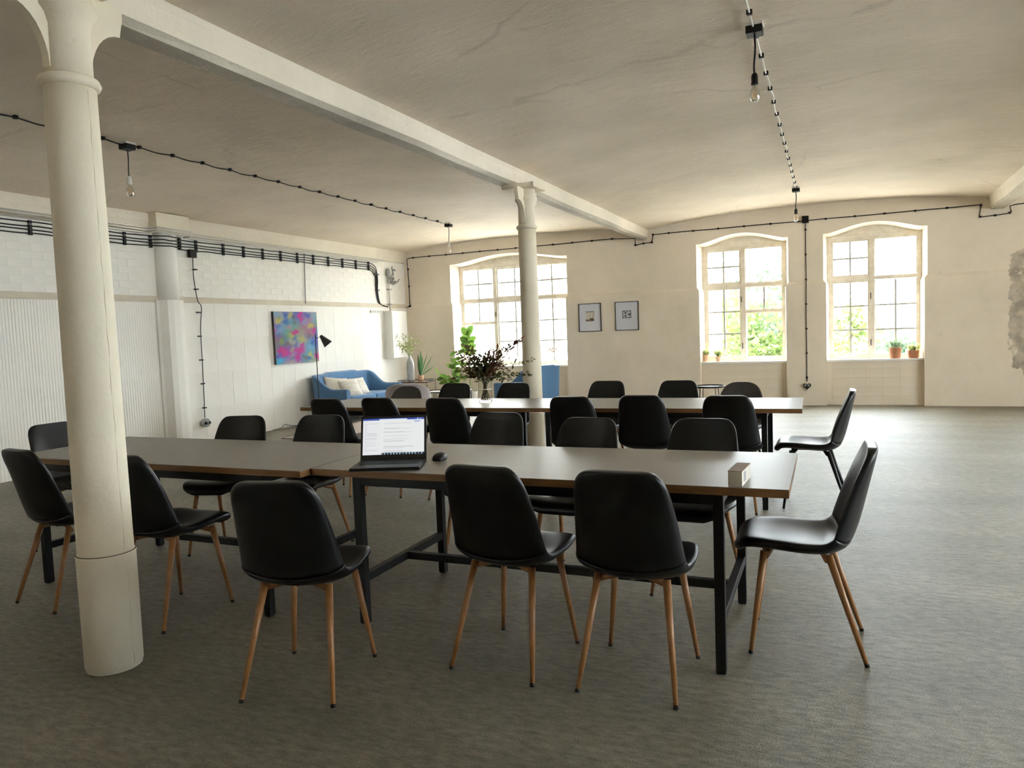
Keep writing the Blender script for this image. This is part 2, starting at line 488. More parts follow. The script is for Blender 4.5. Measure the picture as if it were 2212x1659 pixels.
# ------------------------------------------------------------------ the room
XL, XR, YB, YF = -8.23, 7.32, 13.03, -8.0
YU = 13.06            # upper wall face (the lower lining stands 3 cm proud)
YG = 13.38            # plane of the window frames
BELT = 2.0
ZTOP = 3.6

tag(obj('floor', B(XL - .3, XR + .3, YF - .3, YB + .6, -0.25, 0.0), M['floor']), 'grey-green felt floor, worn and streaked', 'floor', kind='structure')

# vaulted ceiling: shallow caps between the beams
SPRING, = (3.09,)
bays = [(-8.23, -3.17, 3.215), (-3.17, 2.05, 3.26), (2.05, 7.32, 3.26)]
def vault_z(x):
    for a, b, c in bays:
        if a <= x <= b:
            t = (x - a) / (b - a) * 2 - 1
            return SPRING + (c - SPRING) * (1 - abs(t) ** 2.6)
    return SPRING
bm = bmesh.new()
xs = []
for a, b, c in bays:
    xs += [a + (b - a) * (1 - cos(pi * k / 26)) / 2 for k in range(26)]
xs.append(XR)
ys = [YF + (YB + .05 - YF) * k / 12 for k in range(13)]
g = [[bm.verts.new((x, y, vault_z(x))) for x in xs] for y in ys]
for j in range(len(ys) - 1):
    for i in range(len(xs) - 1):
        f = bm.faces.new((g[j][i], g[j + 1][i], g[j + 1][i + 1], g[j][i + 1])); f.smooth = True
top = [bm.verts.new(p) for p in ((XL - .3, YF - .3, ZTOP), (XR + .3, YF - .3, ZTOP), (XR + .3, YB + .6, ZTOP), (XL - .3, YB + .6, ZTOP))]
bm.faces.new(top)
tag(obj('ceiling', bm, M['ceiling']), 'plastered ceiling of shallow vaults between beams, stained and cracked', 'ceiling', kind='structure')

# beams
def beam(name, xa0, xa1, xb0, xb1, label):
    """right/left faces drift a little along the room; slight belly and chamfer like the plaster casing"""
    bm = bmesh.new()
    N = 30
    rows = []
    for k in range(N + 1):
        t = k / N
        y = YF + (YB + .04 - YF) * t
        l = xa0 + (xa1 - xa0) * t; r = xb0 + (xb1 - xb0) * t
        j = lambda s: 0.006 * sin(k * 1.7 + s) + 0.004 * sin(k * 3.1 + 2 * s)
        zb = 2.92 + j(.4)
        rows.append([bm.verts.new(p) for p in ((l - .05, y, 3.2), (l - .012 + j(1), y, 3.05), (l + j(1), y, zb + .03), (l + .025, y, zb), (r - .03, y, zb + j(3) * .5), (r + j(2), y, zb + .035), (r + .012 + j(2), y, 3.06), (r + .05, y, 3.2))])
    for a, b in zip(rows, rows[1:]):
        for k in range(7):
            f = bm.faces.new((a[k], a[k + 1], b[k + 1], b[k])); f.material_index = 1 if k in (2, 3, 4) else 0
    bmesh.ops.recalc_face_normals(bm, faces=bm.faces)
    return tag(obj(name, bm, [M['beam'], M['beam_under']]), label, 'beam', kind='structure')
beam('ceiling_beam', -3.27, -3.34, -3.03, -3.19, 'white plastered ceiling beam carried by the two iron columns')
beam('ceiling_beam', 1.95, 1.95, 2.16, 2.16, 'white ceiling beam ending above the flaked pier of the window wall')
b_ = obj('ceiling_beam', prism(bmesh.new(), [(XL - .02, 2.86), (XL + .03, 2.875), (XL + .05, 3.0), (XL + .05, 3.12), (XL - .02, 3.15)], 'y', YF, YB + .05), M['beam'])
tag(b_, 'flat white beam let into the brick wall above the cable bundle', 'beam', kind='structure')

# ---- window openings in the back wall: (x0, x1) of the upper opening
WIN = [(-7.17, -4.70), (-2.34, -0.855), (-0.325, 1.145), (2.95, 4.45), (5.05, 6.55)]
SILL, JAMB, ARCH = 0.74, 2.765, 2.90
def arch_pts(x0, x1, n=24):
    w = x1 - x0
    out = []
    for k in range(n + 1):
        t = k / n
        s = min(1.0, max(0.0, (t - .04) / .92))
        z = JAMB + (ARCH - JAMB) * (sin(pi * s) ** 1.25 if 0 < s < 1 else 0)
        out.append((x0 + w * t, z))
    return out
bm = bmesh.new()
NICHE = 13.15
xprev = XL - .3
for x0, x1 in WIN:
    l0, l1 = x0 + .04, x1 - .04
    # upper pier
    quad(bm, (xprev, YU, BELT + .03), (x0, YU, BELT + .03), (x0, YU, ZTOP), (xprev, YU, ZTOP))
    # above the arch
    A = arch_pts(x0, x1)
    for (xa, za), (xb, zb) in zip(A, A[1:]):
        quad(bm, (xa, YU, za), (xb, YU, zb), (xb, YU, ZTOP), (xa, YU, ZTOP))
        sx0, sx1 = (x0 + .05 + (xa - x0) * (1 - .1 / (x1 - x0))), (x0 + .05 + (xb - x0) * (1 - .1 / (x1 - x0)))
        f = quad(bm, (xa, YU, za), (sx0, YG, za - .03), (sx1, YG, zb - .03), (xb, YU, zb))
    # reveals, upper
    quad(bm, (x0, YU, BELT), (x0 + .05, YG, BELT), (x0 + .05, YG, JAMB - .03), (x0, YU, JAMB))
    quad(bm, (x1, YU, BELT), (x1, YU, JAMB), (x1 - .05, YG, JAMB - .03), (x1 - .05, YG, BELT))
    # reveals, lower (to the floor in front of the niche)
    for (xa, xb, s) in ((l0, x0 + .075, 1), (l1, x1 - .075, -1)):
        vs = [(xa, YB, SILL), (xb, YG, SILL), (xb, YG, BELT - .04), (xa, YB, BELT - .04)]
        quad(bm, *(vs if s > 0 else vs[::-1]))
        vs = [(xa, YB, 0), (xa, NICHE, 0), (xa, NICHE, SILL), (xa, YB, SILL)]
        quad(bm, *(vs if s > 0 else vs[::-1]))
        up = x0 if s > 0 else x1
        vs = [(xa, YB, BELT - .04), (xb, YG, BELT - .04), (up + s * .05, YG, BELT + .02), (up, YU, BELT + .03)]
        quad(bm, *(vs if s > 0 else vs[::-1]))
    # apron behind the niche
    quad(bm, (l0, NICHE, 0), (l1, NICHE, 0), (l1, NICHE, SILL), (l0, NICHE, SILL))
    # lower pier + sloping ledge
    pl = xprev if xprev < XL else xprev - .04
    quad(bm, (pl, YB, 0), (l0, YB, 0), (l0, YB, BELT - .02), (pl, YB, BELT - .02))
    quad(bm, (pl, YB, BELT - .02), (l0, YB, BELT - .02), (x0, YU, BELT + .03), (xprev, YU, BELT + .03))
    xprev = x1
quad(bm, (xprev, YU, BELT + .03), (XR + .3, YU, BELT + .03), (XR + .3, YU, ZTOP), (xprev, YU, ZTOP))
quad(bm, (xprev - .04, YB, 0), (XR + .3, YB, 0), (XR + .3, YB, BELT - .02), (xprev - .04, YB, BELT - .02))
quad(bm, (xprev - .04, YB, BELT - .02), (XR + .3, YB, BELT - .02), (XR + .3, YU, BELT + .03), (xprev, YU, BELT + .03))
# outer skin with the same openings, so the wall is solid
YO = 13.55
xprev = XL - .3
for x0, x1 in WIN:
    quad(bm, (xprev, YO, -.2), (xprev, YO, ZTOP), (x0 + .08, YO, ZTOP), (x0 + .08, YO, -.2))
    quad(bm, (x0 + .08, YO, 2.8), (x0 + .08, YO, ZTOP), (x1 - .08, YO, ZTOP), (x1 - .08, YO, 2.8))
    quad(bm, (x0 + .08, YO, -.2), (x0 + .08, YO, SILL - .05), (x1 - .08, YO, SILL - .05), (x1 - .08, YO, -.2))
    quad(bm, (x0 + .08, YO, 2.8), (x1 - .08, YO, 2.8), (x1 - .08, YG, 2.8), (x0 + .08, YG, 2.8))
    quad(bm, (x0 + .08, YO, SILL - .05), (x0 + .08, YG, SILL - .05), (x1 - .08, YG, SILL - .05), (x1 - .08, YO, SILL - .05))
    quad(bm, (x0 + .08, YO, SILL), (x0 + .08, YO, 2.8), (x0 + .08, YG, 2.8), (x0 + .08, YG, SILL))
    quad(bm, (x1 - .08, YO, SILL), (x1 - .08, YG, SILL), (x1 - .08, YG, 2.8), (x1 - .08, YO, 2.8))
    xprev = x1 - .08
quad(bm, (xprev, YO, -.2), (xprev, YO, ZTOP), (XR + .3, YO, ZTOP), (XR + .3, YO, -.2))
wall_back = tag(obj('wall_back', bm, M['wall_back']), 'old plastered window wall with flaked paint on its pier', 'wall', kind='structure')

# painted tiles of the aprons under the three windows in view
def rtile(name, w, h, t, bev=.004):
    b = B(-w / 2, w / 2, -t, 0, -h / 2, h / 2, bev=bev)
    me = bpy.data.meshes.new(name); b.to_mesh(me); b.free()
    return me
tw, th = 0.245, 0.148
me_t = rtile('wall_tile', tw - .002, th - .002, .006, .0015); me_t.materials.append(M['wall'])
for (x0, x1) in WIN[:3]:
    n = int((x1 - x0 - .08) / tw); off = x0 + .04 + ((x1 - x0 - .08) - n * tw) / 2
    for j in range(5):
        for i in range(n):
            o = bpy.data.objects.new('wall_tile', me_t); COL.objects.link(o)
            o.location = (off + (i + .5) * tw, NICHE - rnd.uniform(-.001, .001), (j + .5) * th); o.parent = wall_back
            o.rotation_euler = (rnd.uniform(-.006, .006), 0, rnd.uniform(-.006, .006))

# ---- left wall: tile lining below, painted brick above
LWN_FILL = [(-7.5, -6.2)]  # unseen opening added to let fill light in from behind the camera
bm = bmesh.new()
yp = YF - .3
for y0, y1 in LWN_FILL + [(YB + .6, None)]:
    box(bm, XL - .3, XL - .006, yp, y0, -.2, ZTOP)
    if y1 is not None:
        box(bm, XL - .3, XL - .006, y0, y1, -.2, SILL); box(bm, XL - .3, XL - .006, y0, y1, 2.8, ZTOP); yp = y1
box(bm, XL - .01, XL + .0218, 0, YB + .03, 0, 1.957)
wall_left = tag(obj('wall_left', bm, M['wall_left']), 'white wall of painted brick above tall lining tiles', 'wall', kind='structure')
tag(obj('trim_2', prism(bmesh.new(), [(XL - .005, 1.958), (XL + .028, 1.958), (XL + .026, 1.975), (XL + .004, 2.036), (XL - .005, 2.04)], 'y', 0, YB + .03), M['belt']), 'beige plaster belt between the brick and the lining tiles', 'trim', kind='structure')
bw, bh = 0.268, 0.0905
mes = []
for k in range(3):
    b = B(0, .0105, -bw / 2 + .0014, bw / 2 - .0014, -bh / 2 + .0014, bh / 2 - .0014, bev=.0016)
    for v in b.verts:
        if v.co.x > .007: v.co.x += rnd.uniform(-.0008, .0008)
    me = bpy.data.meshes.new('brick'); b.to_mesh(me); b.free(); me.materials.append(M['wall_left']); mes.append(me)
nb = 0
for j in range(9):
    z = 2.04 + (j + .5) * bh
    y = 4.86 - (bw / 2 if j % 2 else 0)
    while y < 13.0:
        if not (6.84 < y < 7.5) and nb < 298 and not (12.95 < y + bw / 2):
            o = bpy.data.objects.new('brick', mes[rnd.randrange(3)]); COL.objects.link(o)
            o.location = (XL - .0141 + rnd.uniform(-.0009, .0008), y, z); o.parent = wall_left; nb += 1
        y += bw
# tall lining tiles: ribbed up to the half column, plain beyond it
def lining(wd, ht, ribs, t=.03):
    b = bmesh.new()
    if ribs:
        pts = [(-wd / 2 + .002, 0)]
        for k in range(ribs):
            a = -wd / 2 + .002 + (wd - .004) * k / ribs; c = -wd / 2 + .002 + (wd - .004) * (k + 1) / ribs
            pts += [(a + .12 * (c - a), t - .003), (a + .35 * (c - a), t), (a + .65 * (c - a), t), (a + .88 * (c - a), t - .003)]
        pts.append((wd / 2 - .002, 0))
        lo = [b.verts.new((p[1], p[0], -ht / 2 + .0015)) for p in pts]; hi = [b.verts.new((p[1], p[0], ht / 2 - .0015)) for p in pts]
        for i in range(len(pts) - 1): b.faces.new((lo[i], hi[i], hi[i + 1], lo[i + 1]))
        b.faces.new(lo); b.faces.new(hi[::-1])
        bmesh.ops.recalc_face_normals(b, faces=b.faces)
    else:
        box(b, 0, t, -wd / 2 + .0015, wd / 2 - .0015, -ht / 2 + .0015, ht / 2 - .0015, bev=.003)
    me = bpy.data.meshes.new('wall_tile'); b.to_mesh(me); b.free(); me.materials.append(M['wall_left']); return me
def lay(y0, y1, wd, ht, ribs):
    me = lining(wd, ht, ribs)
    rows = int(round(1.96 / ht)); ht = 1.96 / rows
    y = y0 + wd / 2; c = 0
    while y + wd / 2 < y1 + .01:
        for j in range(rows):
            o = bpy.data.objects.new('wall_tile', me); COL.objects.link(o)
            o.location = (XL - .006 + rnd.uniform(-.0012, .0012), y, (j + .5) * ht); o.parent = wall_left
            o.rotation_euler = (0, rnd.uniform(-.002, .002), rnd.uniform(-.004, .004))
        y += wd; c += 1
lay(4.43, 6.94, 0.248, 0.49, 7)
lay(7.40, 13.03, 0.27, 0.49, 0)

# half column on the left wall with its casing and cap block
pil = empty('trim_1', (XL, 7.17, 0), label='engaged half column with moulded casing on the tiled wall', cat='column', kind='structure')
bm = bmesh.new(); lathe(bm, [(.155, 1.99), (.152, 2.5), (.15, 2.82), (.16, 2.84), (.16, 2.86)], 28)
obj('shaft', bm, M['wall_left'], pil, True)
bm = bmesh.new()
pr = [(-.02, -.22), (.05, -.22), (.07, -.19), (.15, -.13), (.165, -.05), (.165, .05), (.15, .13), (.07, .19), (.05, .22), (-.02, .22)]
prism(bm, pr, 'z', 0, 1.985)
obj('casing', bm, M['wall_left'], pil)
bm = bmesh.new(); box(bm, -.02, .19, -.25, .28, 2.86, 3.1, bev=.008)
obj('cap_block', bm, M['column'], pil)

# right wall with windows, rear wall
bm = bmesh.new()
RW = [(1.7, 4.1), (5.0, 7.4)]
yp = YF - .3
for y0, y1 in RW:
    box(bm, XR, XR + .35, yp, y0, -.2, ZTOP); box(bm, XR, XR + .35, y0, y1, -.2, SILL); box(bm, XR, XR + .35, y0, y1, 2.8, ZTOP)
    yp = y1
box(bm, XR, XR + .35, yp, YB + .6, -.2, ZTOP)
wall_right = tag(obj('wall_right', bm, M['wall']), 'plain plastered side wall with tall windows, out of view', 'wall', kind='structure')
tag(obj('wall_front', B(XL - .3, XR + .3, YF - .3, YF, -.2, ZTOP), M['wall']), 'plain plastered wall behind the viewer, out of view', 'wall', kind='structure')

# ------------------------------------------------------------------ windows
def window(n, x0, x1, mulls, cells, label):
    """mulls: x of posts; cells: (xa, xb, za, zb, cols, rows) glazed fields"""
    root = empty('window_%d' % n, ((x0 + x1) / 2, YG, SILL), label=label, cat='window', kind='structure')
    def R(bm): bm.transform(Matrix.Translation((-(x0 + x1) / 2, -YG, -SILL))); return bm
    bm = bmesh.new()
    y0, y1 = YG - .02, YG + .07
    box(bm, x0 + .03, x0 + .115, y0, y1, SILL, 2.80); box(bm, x1 - .115, x1 - .03, y0, y1, SILL, 2.80)
    box(bm, x0 + .115, x1 - .115, y0 + .001, y1 - .001, 2.665, 2.92); box(bm, x0 + .115, x1 - .115, y0, y1, SILL, 0.80)
    for a in mulls: box(bm, a - .036, a + .036, y0 - .012, y1, .80, 2.665, bev=.006)
    obj('window_frame', R(bm), M['frame'], root)
    bm = bmesh.new(); box(bm, x0 + .115, x1 - .115, y0 - .015, y0 + .001, 2.70, 2.735, bev=.004)
    obj('head_moulding', R(bm), M['frame'], root)
    bm = bmesh.new(); box(bm, x0 + .042, x1 - .042, NICHE - .03, YG - .02, SILL - .035, SILL, bev=.006)
    obj('window_sill', R(bm), M['sill'], root)
    for (xa, xb, za, zb, c, r, sash) in cells:
        s = .028 if sash else .012
        bm = bmesh.new(); yy0, yy1 = YG - .012, YG + .045
        box(bm, xa, xa + s, yy0, yy1, za, zb); box(bm, xb - s, xb, yy0, yy1, za, zb)
        box(bm, xa + s, xb - s, yy0 + .001, yy1 - .001, za, za + s); box(bm, xa + s, xb - s, yy0 + .001, yy1 - .001, zb - s, zb)
        sh = obj('sash', R(bm), M['frame'], root)
        gx0, gx1, gz0, gz1 = xa + s, xb - s, za + s, zb - s
        bm = bmesh.new()
        for i in range(1, c): x = gx0 + (gx1 - gx0) * i / c; box(bm, x - .0135, x + .0135, YG + .002, YG + .032, gz0, gz1)
        for j in range(1, r): z = gz0 + (gz1 - gz0) * j / r; box(bm, gx0, gx1, YG + .003, YG + .031, z - .0135, z + .0135)
        if c * r > 1: obj('glazing_bar', R(bm), M['bar'], sh)
        else: bm.free()
        for i in range(c):
            for j in range(r):
                pa, pb = gx0 + (gx1 - gx0) * i / c, gx0 + (gx1 - gx0) * (i + 1) / c
                qa, qb = gz0 + (gz1 - gz0) * j / r, gz0 + (gz1 - gz0) * (j + 1) / r
                bm = bmesh.new(); quad(bm, (pa, YG + .018, qa), (pb, YG + .018, qa), (pb, YG + .018, qb), (pa, YG + .018, qb))
                obj('pane', R(bm), M['glass'], sh)
    return root
def transoms(root, rows, x0, x1):
    for (xa, xb, z, h) in rows:
        bm = B(xa, xb, YG - .028, YG + .06, z - h, z + h, bev=.005)
        bm.transform(Matrix.Translation((-(x0 + x1) / 2, -YG, -SILL)))
        obj('transom', bm, M['frame'], root)
TR = 2.04
def handle(root, x, z, x0, x1):
    bm = bmesh.new(); box(bm, x - .006, x + .006, YG - .045, YG - .03, z - .05, z + .05, bev=.003)
    bm.transform(Matrix.Translation((-(x0 + x1) / 2, -YG, -SILL)))
    obj('window_handle', bm, M['black_plastic'], root)
x0, x1 = WIN[0]
w1 = window(1, x0, x1, (-6.335, -5.49), [(-7.05, -6.372, 2.075, 2.66, 2, 2, 0), (-7.05, -6.372, 1.61, 2.005, 2, 1, 0), (-7.05, -6.372, .80, 1.57, 1, 1, 0),
     (-6.298, -5.527, 2.075, 2.66, 2, 2, 1), (-6.298, -5.527, .80, 2.005, 2, 3, 1), (-5.453, -4.815, 2.075, 2.66, 2, 2, 0), (-5.453, -4.815, .80, 2.005, 2, 3, 0)],
     'wide three-part arched window behind the dried bouquet and column')
transoms(w1, [(-7.055, -6.37, TR, .035), (-7.055, -6.37, 1.59, .02), (-6.3, -5.525, TR, .035), (-5.455, -4.815, TR, .035)], x0, x1)
handle(w1, -6.335, 1.75, x0, x1)
x0, x1 = WIN[1]
w2 = window(2, x0, x1, (-1.605,), [(-2.225, -1.642, 2.075, 2.665, 2, 2, 1), (-2.225, -1.642, .80, 2.005, 2, 3, 1), (-1.568, -.97, 2.075, 2.665, 1, 1, 0), (-1.568, -.97, 1.61, 2.005, 2, 1, 0), (-1.568, -.97, .80, 1.57, 1, 1, 0)],
     'arched window with one big pane low down and a view of trees')
transoms(w2, [(-2.225, -1.64, TR, .035), (-1.57, -.97, TR, .032), (-1.57, -.97, 1.59, .02)], x0, x1)
handle(w2, -1.64, 1.8, x0, x1); handle(w2, -1.63, 1.0, x0, x1)
x0, x1 = WIN[2]
w3 = window(3, x0, x1, (0.39,), [(-.21, .353, 2.075, 2.665, 2, 2, 1), (-.21, .353, .80, 2.005, 2, 3, 1), (.427, 1.03, 2.075, 2.665, 1, 1, 0), (.427, 1.03, .80, 2.005, 2, 3, 0)],
     'arched window with two brown succulent pots on its sill')
transoms(w3, [(-.21, .355, TR, .035), (.425, 1.03, TR, .03)], x0, x1)
handle(w3, .37, 1.75, x0, x1); handle(w3, .37, 1.0, x0, x1)
for k, (x0, x1) in enumerate(WIN[3:]):
    mid = (x0 + x1) / 2
    w = window(4 + k, x0, x1, (mid,), [(x0 + .115, mid - .037, 2.075, 2.665, 2, 2, 1), (x0 + .115, mid - .037, .80, 2.005, 2, 3, 1), (mid + .037, x1 - .115, 2.075, 2.665, 2, 2, 0), (mid + .037, x1 - .115, .80, 2.005, 2, 3, 0)],
         'arched window of the same row, %s opening past the flaked pier' % ('first', 'second', 'third', 'fourth')[k])
    transoms(w, [(x0 + .115, x1 - .115, TR, .03)], x0, x1)
for k, (xw_, y0, y1) in enumerate([(XR + .15, *q) for q in RW] + [(XL - .15, *q) for q in LWN_FILL]):  # the left-wall window is an added fill light source
    root = empty('window_%d' % (6 + k), (xw_, (y0 + y1) / 2, SILL), label='plain two-light side window outside the view, %s along the walls' % ('first', 'second', 'third', 'fourth', 'fifth')[k], cat='window', kind='structure')
    h = (y1 - y0) / 2
    bm = bmesh.new()
    box(bm, -.03, .05, -h, -h + .08, 0, 2.06); box(bm, -.03, .05, h - .08, h, 0, 2.06); box(bm, -.029, .049, -h + .08, h - .08, 0, .07); box(bm, -.029, .049, -h + .08, h - .08, 1.98, 2.06)
    box(bm, -.04, .05, -.04, .04, .07, 1.98); box(bm, -.028, .048, -h + .08, h - .08, 1.27, 1.33)
    obj('window_frame', bm, M['frame'], root)
    for ya, yb in ((-h + .08, -.04), (.04, h - .08)):
        for za, zb in ((.07, 1.27), (1.33, 1.98)):
            bm = bmesh.new(); quad(bm, (0.01, ya, za), (0.01, yb, za), (0.01, yb, zb), (0.01, ya, zb)); obj('pane', bm, M['glass'], root)

# ------------------------------------------------------------------ iron columns
def column(x, y, rb, rt, label, sleeve):
    r = empty('iron_column', (x, y, 0), label=label, cat='column', kind='structure')
    bm = bmesh.new()
    n = 36
    prof = [(rb, 0.005), (rb, .02)]
    if sleeve:
        prof += [(rb + .004, .02), (rb + .006, .50), (rb + .008, .504), (rb + .008, .512), (rb - .001, .516)]
    for k in range(1, 9):
        prof.append((rb - .001 + (rt - rb) * k / 8, .53 + (2.47 - .53) * k / 8))
    lathe(bm, prof, n)
    obj('shaft', bm, M['column'], r, True)
    if sleeve:
        bm = bmesh.new(); tube(bm, [((rb + .004) * cos(2 * pi * k / 40), (rb + .004) * sin(2 * pi * k / 40), .511) for k in range(40)], .004, 6, closed=True)
        obj('sleeve_seam', bm, M['stem'], r)
        Rs = random.Random(2); pts = []
        for k in range(60):
            z = .03 + 2.42 * k / 59; a = radians(4) + Rs.uniform(-.03, .03)
            rr_ = (rb + .005 if z < .51 else rb - .001 + (rt - rb) * (z - .53) / 1.94) - .001
            pts.append((rr_ * cos(a), rr_ * sin(a), z))
        obj('casting_seam', T(pts, lambda t: .0028 + .0014 * sin(t * 90), 6), M['column'], r)
    bm = bmesh.new(); lathe(bm, [(rt - .004, 2.462), (rt + .012, 2.468), (rt + .019, 2.484), (rt + .012, 2.502), (rt - .004, 2.512)], n)
    obj('ring', bm, M['column'], r, True)
    bm = bmesh.new(); lathe(bm, [(rt - .008, 2.505), (rt - .010, 2.70), (rt + .002, 2.74), (rt + .022, 2.765), (rt + .022, 2.79), (rt + .004, 2.81), (rt + .004, 2.88)], n)
    obj('neck', bm, M['column'], r, True)
    bm = bmesh.new(); box(bm, -.20, .16, -.17, .17, 2.875, 2.925, bev=.006)
    obj('capital_plate', bm, M['column'], r)
    # four curved brackets
    for k, (dx, dy, out) in enumerate(((0, 1, .18), (0, -1, .18))):
        bm = bmesh.new()
        pts = [(rt - .02, 2.515)]
        for q in range(9):
            a = q / 8 * pi / 2
            pts.append((rt - .008 + (out - .03) * (1 - cos(a)), 2.53 + .22 * sin(a)))
        pts += [(rt + out - .03, 2.79), (rt + out - .02, 2.83), (rt + out - .02, 2.88), (rt - .02, 2.88)]
        prism(bm, pts, 'y', -.02, .02)
        ang = math.atan2(dy, dx)
        bm.transform(Matrix.Rotation(ang, 4, 'Z'))
        obj('bracket', bm, M['column'], r)
    return r
column(-2.93, 2.14, .111, .100, 'white iron column in front of the near table', True)
column(-3.07, 7.32, .104, .095, 'white iron column standing behind the far table', True)

# ------------------------------------------------------------------ chairs
NU = 17
US = [sin(pi / 2 * (-1 + 2 * i / (NU - 1))) for i in range(NU)]
def profile():
    pts = [(.228, .418), (.226, .440), (.208, .460), (.165, .468), (.08, .462), (-.02, .450), (-.10, .446), (-.155, .456), (-.195, .484),
           (-.219, .54), (-.236, .60), (-.253, .67), (-.270, .745), (-.281, .795), (-.289, .832), (-.293, .856), (-.295, .868), (-.2955, .872)]
    wid = [.20, .31, .365, .405, .438, .448, .446, .440, .432, .420, .408, .394, .374, .356, .330, .292, .245, .19]
    wrap = [.002, .004, .006, .010, .018, .026, .034, .044, .054, .058, .056, .048, .036, .024, .015, .009, .006, .004]
    return pts, wid, wrap
def shell(i0, i1, round0, round1, Tk, sub=3, rounded=False):
    pts, wid, wrap = profile()
    if rounded:
        wid = wid[:10] + [.405, .395, .37, .33, .28, .215, .14, .05]
        pts = [(y, z if z < .5 else .484 + (z - .484) * .93) for y, z in pts]
    C3 = [Vector((0, p[0], p[1])) for p in pts]
    P = catmull(C3, sub); Wd = [v.x for v in catmull([Vector((w, 0, 0)) for w in wid], sub)]; Cp = [v.x for v in catmull([Vector((w, 0, 0)) for w in wrap], sub)]
    a, b = i0 * sub, i1 * sub
    bm = bmesh.new(); rings = []
    for i in range(a, b + 1):
        t = (P[min(i + 1, len(P) - 1)] - P[max(i - 1, 0)]).normalized()
        nrm = Vector((0, t.z, -t.y))
        e = 1.0
        if round0 and i - a < 3: e = (.45, .8, .95)[i - a]
        if round1 and b - i < 3: e = min(e, (.4, .75, .95)[b - i])
        hi, lo = [], []
        for u in US:
            h = Tk / 2 * e * max(0.0, 1 - abs(u) ** 9) ** .5
            base = P[i] + Vector((u * Wd[i] / 2, 0, 0)) + nrm * (Cp[i] * abs(u) ** 2.2)
            hi.append(base + nrm * (h + .002)); lo.append(base - nrm * (h * 1.1 + .002))
        rings.append([bm.verts.new(p) for p in hi + lo[::-1]])
    n = len(rings[0])
    for r0, r1 in zip(rings, rings[1:]):
        for k in range(n):
            f = bm.faces.new((r0[k], r0[(k + 1) % n], r1[(k + 1) % n], r1[k])); f.smooth = True
    for r in (rings[0][::-1], rings[-1]):
        # caps as strips
        m_ = NU
        for k in range(NU - 1):
            f = bm.faces.new((r[k], r[k + 1], r[2 * NU - 2 - k], r[2 * NU - 1 - k])); f.smooth = True
    bmesh.ops.recalc_face_normals(bm, faces=bm.faces)
    return bm
def make_chair(label, cat, lea, leg, rounded=False):
    c = empty('shell_chair', (0, 0, 0), 0, label, cat)
    obj('seat', shell(0, 8, True, False, .042), lea, c)
    obj('backrest', shell(8, 17, False, True, .036, rounded=rounded), lea, c)
    feet = [(.188, .18), (-.188, .18), (.188, -.26), (-.188, -.26)]
    tops = [(.135, .125), (-.135, .125), (.135, -.125), (-.135, -.125)]
    for (fx, fy), (tx, ty) in zip(feet, tops):
        a = Vector((tx, ty, .43)); b = Vector((fx, fy, .012))
        lg = obj('leg', T([a, a.lerp(b, .5), b], lambda t: .0155 - .0065 * t ** 1.2, 10), leg, c)
        d = (b - a).normalized()
        obj('foot_cap', T([b - d * .001, b + d * .0122], .0095, 10), M['black_plastic'], lg)
    bm = bmesh.new()
    for y in (.12, -.12):
        tube(bm, [(-.14, y, .408), (-.05, y * .8, .427), (.05, y * .8, .427), (.14, y, .408)], .013, 8)
    tube(bm, [(0, .12, .425), (0, -.12, .425)], .012, 8)
    obj('underframe', bm, leg, c)
    return c
chair0 = make_chair('black leather shell chair with wooden legs', 'chair', M['leather'], M['wood_leg'])
chair_b = make_chair('black leather shell chair with black metal legs', 'chair', M['leather'], M['black_leg'])
chair_g = make_chair('grey rounded shell chair', 'chair', M['leather_grey'], M['black_leg'], True)
used = set()
def place(proto, x, y, deg, label, group):
    if proto.name in used:
        c = dup(proto, (x, y, 0), radians(deg), label, group)
    else:
        used.add(proto.name); c = proto
        c.location = (x, y, 0); c.rotation_euler = (0, 0, radians(deg)); tag(c, label, None, group)
    return c
GN, GB, GF, GFB = 'chairs on the near side of the near table', 'chairs on the window side of the near table', 'chairs on the near side of the far table', 'chairs on the window side of the far table'
place(chair0, -3.972, 2.748, -6.3, 'black shell chair half hidden by the near iron column, at the picture edge', GN)
place(chair0, -3.207, 2.733, 0, 'black shell chair whose backrest emerges from behind the near iron column', GN)
place(chair0, -2.024, 2.38, 14.2, 'black shell chair pulled out at an angle, below the laptop', GN)
place(chair0, -1.299, 2.856, -4.3, 'black shell chair seen from behind, below the computer mouse', GN)
place(chair0, -.761, 2.861, 0, 'black shell chair seen from behind, closest to the small white box', GN)
place(chair0, -4.86, 3.41, -90, 'black shell chair at the far-left head of the near table, beside the ribbed tiles', 'chairs at the table ends')
place(chair0, -.20, 3.36, 92, 'black shell chair in profile with wooden legs at the near table end', 'chairs at the table ends')
place(chair0, -3.82, 3.70, 196, 'black shell chair across the near table, first beyond the column, turned aside', GB)
place(chair0, -3.24, 3.80, 190, 'black shell chair across the near table, directly left of the laptop', GB)
place(chair0, -2.06, 4.05, 180, 'black shell chair across the near table, between laptop and mouse side', GB)
place(chair0, -1.39, 3.835, 177, 'black shell chair across the near table, middle of the three past the mouse', GB)
place(chair0, -.73, 3.87, 178, 'black shell chair across the near table, opposite the small white box', GB)
for (x, y, d, l) in ((-4.17, 5.5, 2, 'black shell chair at the sofa end of the far table, near side, first in row'), (-3.685, 5.60, -2, 'black shell chair with its back to us above the laptop screen'),
                     (-3.034, 5.59, 0, 'black shell chair with its back to us, just in front of the dried bouquet'), (-1.97, 5.71, 1, 'black shell chair near side of the far table, just past the iron column'),
                     (-1.436, 5.82, 0, 'black shell chair near side of the far table, second past the iron column'), (-.783, 5.79, -1, 'black shell chair near side of the far table, closest to its free end')):
    place(chair0, x, y, d, l, GF)
